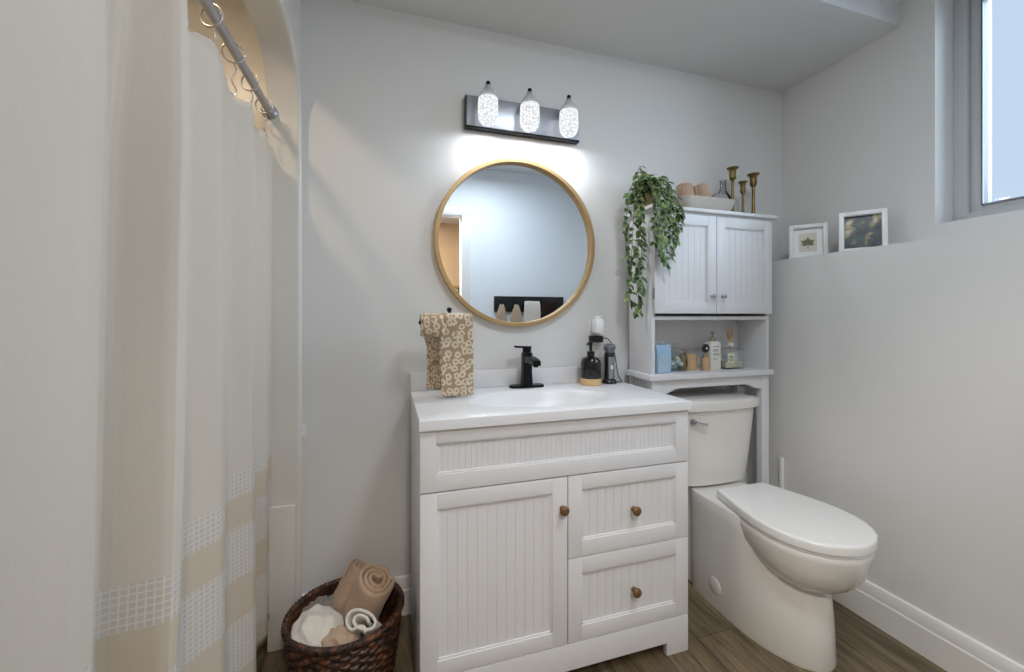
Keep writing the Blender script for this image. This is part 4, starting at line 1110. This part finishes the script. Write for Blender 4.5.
lathe(bm, [(0, 0), (.013, 0), (.013, .004), (.009, .010), (.009, .016), (0, .017)], seg=18, mx=Matrix.Translation((hx + .01, hy + .006, hz)) @ Matrix.Rotation(PI / 2, 4, 'X'))
tube(bm, [(hx + .012, hy - .010, hz), (hx + .035, hy - .018, hz - .006), (hx + .062, hy - .020, hz - .012)], .005, 10, rads=[.006, .0055, .0065]); obj('flush_handle', bm, M['chrome'], to, 60)
bm = new(); lathe(bm, [(0, .004), (.027, .0035), (.0315, .0015), (.033, 0)], seg=28, mx=Matrix.Translation((PX_ - .1385, 1.30, .092)) @ Matrix.Rotation(-PI / 2, 4, 'Y')); obj('bolt_cap', bm, M['ceramic'], to, 60)

# slim ribbed strip on the wall behind the toilet
rs = new()
box(rs, XK - .010, XK, 1.432, 1.448, .155, .500, .001)
for k in range(22): box(rs, XK - .013, XK - .008, 1.434, 1.446, .165 + k * .015, .176 + k * .015, .002)
tag(obj('ribbed_strip', rs, M['whitep']), 'slim white ribbed strip upright on the wall behind the toilet lid', 'strip')

# ------------------------------------------------------------------ wicker basket and towels
KX, KY = -.128, 1.392
wb = thing('wicker_basket', 'round dark brown wicker basket of towels on the floor beside the vanity', 'basket', (KX, KY, 0))
def wicker_body():
    t = bmesh.new(); NA, NZ = 240, 90; H = .215
    rows = []
    def rad(f): return .138 + .030 * f ** .8
    for j in range(NZ + 1):
        f = j / NZ; z = .004 + H * f
        row = []
        strand_ = f * 17
        for i in range(NA):
            a = 2 * PI * i / NA
            k = math.floor(strand_)
            weave = math.sin(a * 20 + PI * (k % 2)) * .0042
            prof = math.sqrt(max(0, 1 - (2 * (strand_ - k) - 1) ** 2)) * .005
            r = rad(f) + weave + prof - .004
            row.append(t.verts.new((KX + r * 1.03 * math.cos(a), KY + r * .97 * math.sin(a), z)))
        rows.append(row)
    inn = []
    for j in range(0, NZ + 1, 10):
        f = j / NZ; r = rad(f) - .014
        inn.append([t.verts.new((KX + r * 1.03 * math.cos(2 * PI * i / NA), KY + r * .97 * math.sin(2 * PI * i / NA), .012 + H * f)) for i in range(NA)])
    for R in (rows, inn):
        for a, b in zip(R, R[1:]):
            for i in range(NA): t.faces.new((a[i], a[(i + 1) % NA], b[(i + 1) % NA], b[i]))
    for i in range(NA):
        t.faces.new((rows[-1][i], rows[-1][(i + 1) % NA], inn[-1][(i + 1) % NA], inn[-1][i]))
    t.faces.new(rows[0][::-1]); t.faces.new(inn[0])
    return t
obj('woven_body', wicker_body(), M['wicker'], wb, 60)
bm = new()
for ph in (0, 2 * PI / 3, 4 * PI / 3):
    pts = []
    for i in range(180):
        a = 2 * PI * i / 180; q = a * 26 + ph
        r = .166 + .0052 * math.cos(q); pts.append((KX + r * 1.03 * math.cos(a), KY + r * .97 * math.sin(a), .223 + .0052 * math.sin(q)))
    tube(bm, pts, .0058, 6, closed=True)
obj('braided_rim', bm, M['wicker'], wb, 60)
# rolled towels, standing in the basket and leaning
def roll(label, c, rot, R, L, turns, m, thick=.012, squash=1.0):
    t = thing('rolled_towel', label, 'towel', c, 'towels in the wicker basket', rot)
    pts = [(p[0] * squash, p[1], 0) for p in spiral_path(R, turns, thick * 1.08)]
    ribbon('rolled_cloth', pts, L, (0, 0, 1), thick, m, t, nw=14, rough=.006, nscale=16, local=True)
roll('thick brown towel rolled up with its spiral end facing up in the basket', (-.074, 1.405, .222), (math.radians(26), math.radians(14), 0.3), .057, .24, 3.0, M['towelbrown'], .013)
roll('slimmer brown rolled towel leaning behind the thick brown roll', (-.140, 1.470, .198), (math.radians(2), math.radians(30), 0.2), .044, .24, 2.4, M['towelbrown'], .012)
# white towel folded into an S with its edge showing
wtw = thing('folded_towel', 'white folded towel with ridged edge at the vanity side of the basket', 'towel', (-.062, 1.322, .205), 'towels in the wicker basket', (math.radians(38), math.radians(10), math.radians(-30)))
pth = []
for i in range(60):
    f = i / 59
    a = 2 * PI * 1.7 * f; r_ = .012 + .026 * f
    pth.append((r_ * 1.45 * math.cos(a), r_ * .8 * math.sin(a), 0))
ex = pth[-1]; pth += [(ex[0] + .012, ex[1] + .012, 0), (ex[0] + .026, ex[1] + .02, 0), (ex[0] + .038, ex[1] + .014, 0), (ex[0] + .040, ex[1] + .002, 0)]
ribbon('folded_cloth', pth, .12, (0, 0, 1), .009, M['towelwhite'], wtw, nw=12, rough=.004, nscale=20, local=True)
tag(lump('crumpled_towel', (-.205, 1.345, .200), (.070, .070, .062), M['towelwhite'], None, .22, 1.15, 5, 5, Matrix.Rotation(.4, 4, 'Y')), 'white crumpled towel at the curtain side of the basket', 'towel', 'towels in the wicker basket')
tag(lump('washcloth', (-.140, 1.290, .190), (.054, .044, .045), M['toweltan'], None, .22, 1.3, 9, 5), 'small tan washcloth at the front rim of the basket', 'towel', 'towels in the wicker basket')
tag(lump('grey_cloth', (-.205, 1.455, .185), (.060, .055, .036), M['towelgrey'], None, .35, 2.2, 12, 5), 'grey cloth tucked behind the white crumpled towel in the basket', 'towel', 'towels in the wicker basket')

# ------------------------------------------------------------------ picture frames on the ledge
def picture(name, label, near, far, H, th, border, kind):
    nx, ny = near; fx_, fy_ = far
    wd = math.hypot(nx - fx_, ny - fy_)
    ang = math.atan2(ny - fy_, nx - fx_)      # local +x runs from far end to near end, local -y faces the room
    c = ((nx + fx_) / 2, (ny + fy_) / 2, ZL + .0012)
    t = thing(name, label, 'picture', c, None, (math.radians(-7), 0, ang))
    h = wd / 2
    bm = new(); b = border
    box(bm, -h, -h + b, -th / 2, th / 2, 0, H, .002); box(bm, h - b, h, -th / 2, th / 2, 0, H, .002)
    box(bm, -h + b - .001, h - b + .001, -th / 2, th / 2, 0, b, .002); box(bm, -h + b - .001, h - b + .001, -th / 2, th / 2, H - b, H, .002)
    obj('frame', bm, M['trimw'], t, 30, local=True)
    bm = new(); box(bm, -h + b, h - b, th * .15, th / 2 - .001, b, H - b)
    if kind == 'dark':
        obj('print', bm, M['art_dark'], t, 0, local=True)
    else:
        obj('mount', bm, M['trimw'], t, 0, local=True)
        i_ = .022; bm = new(); box(bm, -h + b + i_, h - b - i_, th * .12, th * .155, b + i_, H - b - i_)
        pp = obj('print', bm, M['art_paper'], t, 0, local=True)
        bm = new(); zc_ = H * .52
        prism(bm, [(-.001, b + i_ + .012), (.002, b + i_ + .012), (.002, zc_ + .02), (-.001, zc_ + .02)], 'y', th * .10, th * .121)
        for a, l_ in ((90, .034), (35, .034), (145, .034), (-5, .026), (185, .026), (62, .026), (118, .026)):
            d = Vector((math.cos(math.radians(a)), math.sin(math.radians(a)))); nrm = Vector((-d.y, d.x)); o2 = Vector((0, zc_ - .012))
            poly = [o2, o2 + d * l_ * .35 + nrm * .0075, o2 + d * l_ * .6 + nrm * .006, o2 + d * l_, o2 + d * l_ * .6 - nrm * .006, o2 + d * l_ * .35 - nrm * .0075]
            prism(bm, [tuple(p) for p in poly], 'y', th * .10 - .0002 * (a % 7), th * .121)
        lf = obj('leaf_drawing', bm, M['art_leaf'], t, 0, local=True)
    bm = new(); box(bm, -h + .006, h - .006, th / 2 - .001, th / 2 + .003, .006, H - .006); obj('backing', bm, M['cork'], t, 0, local=True)
picture('picture_frame', 'white box frame with small pale leaf drawing, nearer the cabinet on the ledge', (1.930, 1.3515), (1.8325, 1.463), .168, .026, .018, 'pale')
picture('picture_frame', 'white box frame with dark green foliage print, nearer the window on the ledge', (1.930, 1.119), (1.838, 1.243), .176, .026, .018, 'dark')

# ------------------------------------------------------------------ rear wall things seen in the mirror
hr = thing('hook_rail', 'long black wooden hook rail reflected low in the round mirror', 'coat rack', (1.27, YR, 1.27))
bm = new(); box(bm, .93, 1.62, YR, YR + .020, 1.200, 1.345, .003); obj('board', bm, M['blackp'], hr)
for x in (.99, 1.13, 1.27, 1.41, 1.55):
    bm = new(); box(bm, x - .008, x + .008, YR + .019, YR + .024, 1.25, 1.30, .002); tube(bm, smooth_pts([(x, YR + .022, 1.262), (x, YR + .05, 1.252), (x, YR + .062, 1.272), (x, YR + .060, 1.290)]), .004, 8)
    lathe(bm, [(0, -.006), (.006, -.003), (.006, .003), (0, .006)], (x, YR + .060, 1.292), 12); obj('hook', bm, M['black'] if x != 1.27 else M['chrome'], hr, 60)
def hang(name, label, x, zt, zb, wd, m, pinch=.35):
    pts = [(x, YR + .052, zt), (x, YR + .062, zt - .02)] + [(x, YR + .066 - .004 * k, zt - .02 - (zt - .02 - zb) * k / 8) for k in range(1, 9)]
    o = ribbon(name, pts, wd, (1, .06, 0), .014, m, None, nw=10, rough=.010, nscale=14, taper=lambda f: pinch + (1 - pinch) * min(1, f * 3.2))
    tag(o, label, 'towel', 'towels hanging from the black hook rail')
hang('hanging_towel', 'tan towel pinched on the end hook of the black rail in the mirror', .99, 1.272, .80, .12, M['toweltan'], .25)
hang('hanging_towel', 'tan towel on the second hook of the black rail, beside the white towel', 1.13, 1.272, .78, .13, M['toweltan'], .25)
hang('hanging_towel', 'white towel hanging from the middle of the black rail in the mirror', 1.285, 1.30, .82, .17, M['towelwhite'], .9)
hang('hanging_towel', 'dark brown towel hanging beside the white one on the black rail', 1.45, 1.31, .84, .16, M['toweldark'], .8)
hp = thing('hall_picture', 'small wooden picture frame on the hall wall seen in the mirror', 'picture', (.62, -1.5, 1.35))
bm = new()
box(bm, .56, .585, -1.5, -1.485, 1.22, 1.52, .003); box(bm, .815, .84, -1.5, -1.485, 1.22, 1.52, .003); box(bm, .585, .815, -1.5, -1.485, 1.22, 1.245, .003); box(bm, .585, .815, -1.5, -1.485, 1.495, 1.52, .003)
obj('frame', bm, M['woodbrown'], hp); bm = new(); box(bm, .585, .815, -1.5, -1.492, 1.245, 1.495); obj('print', bm, M['art_dark'], hp, 0)
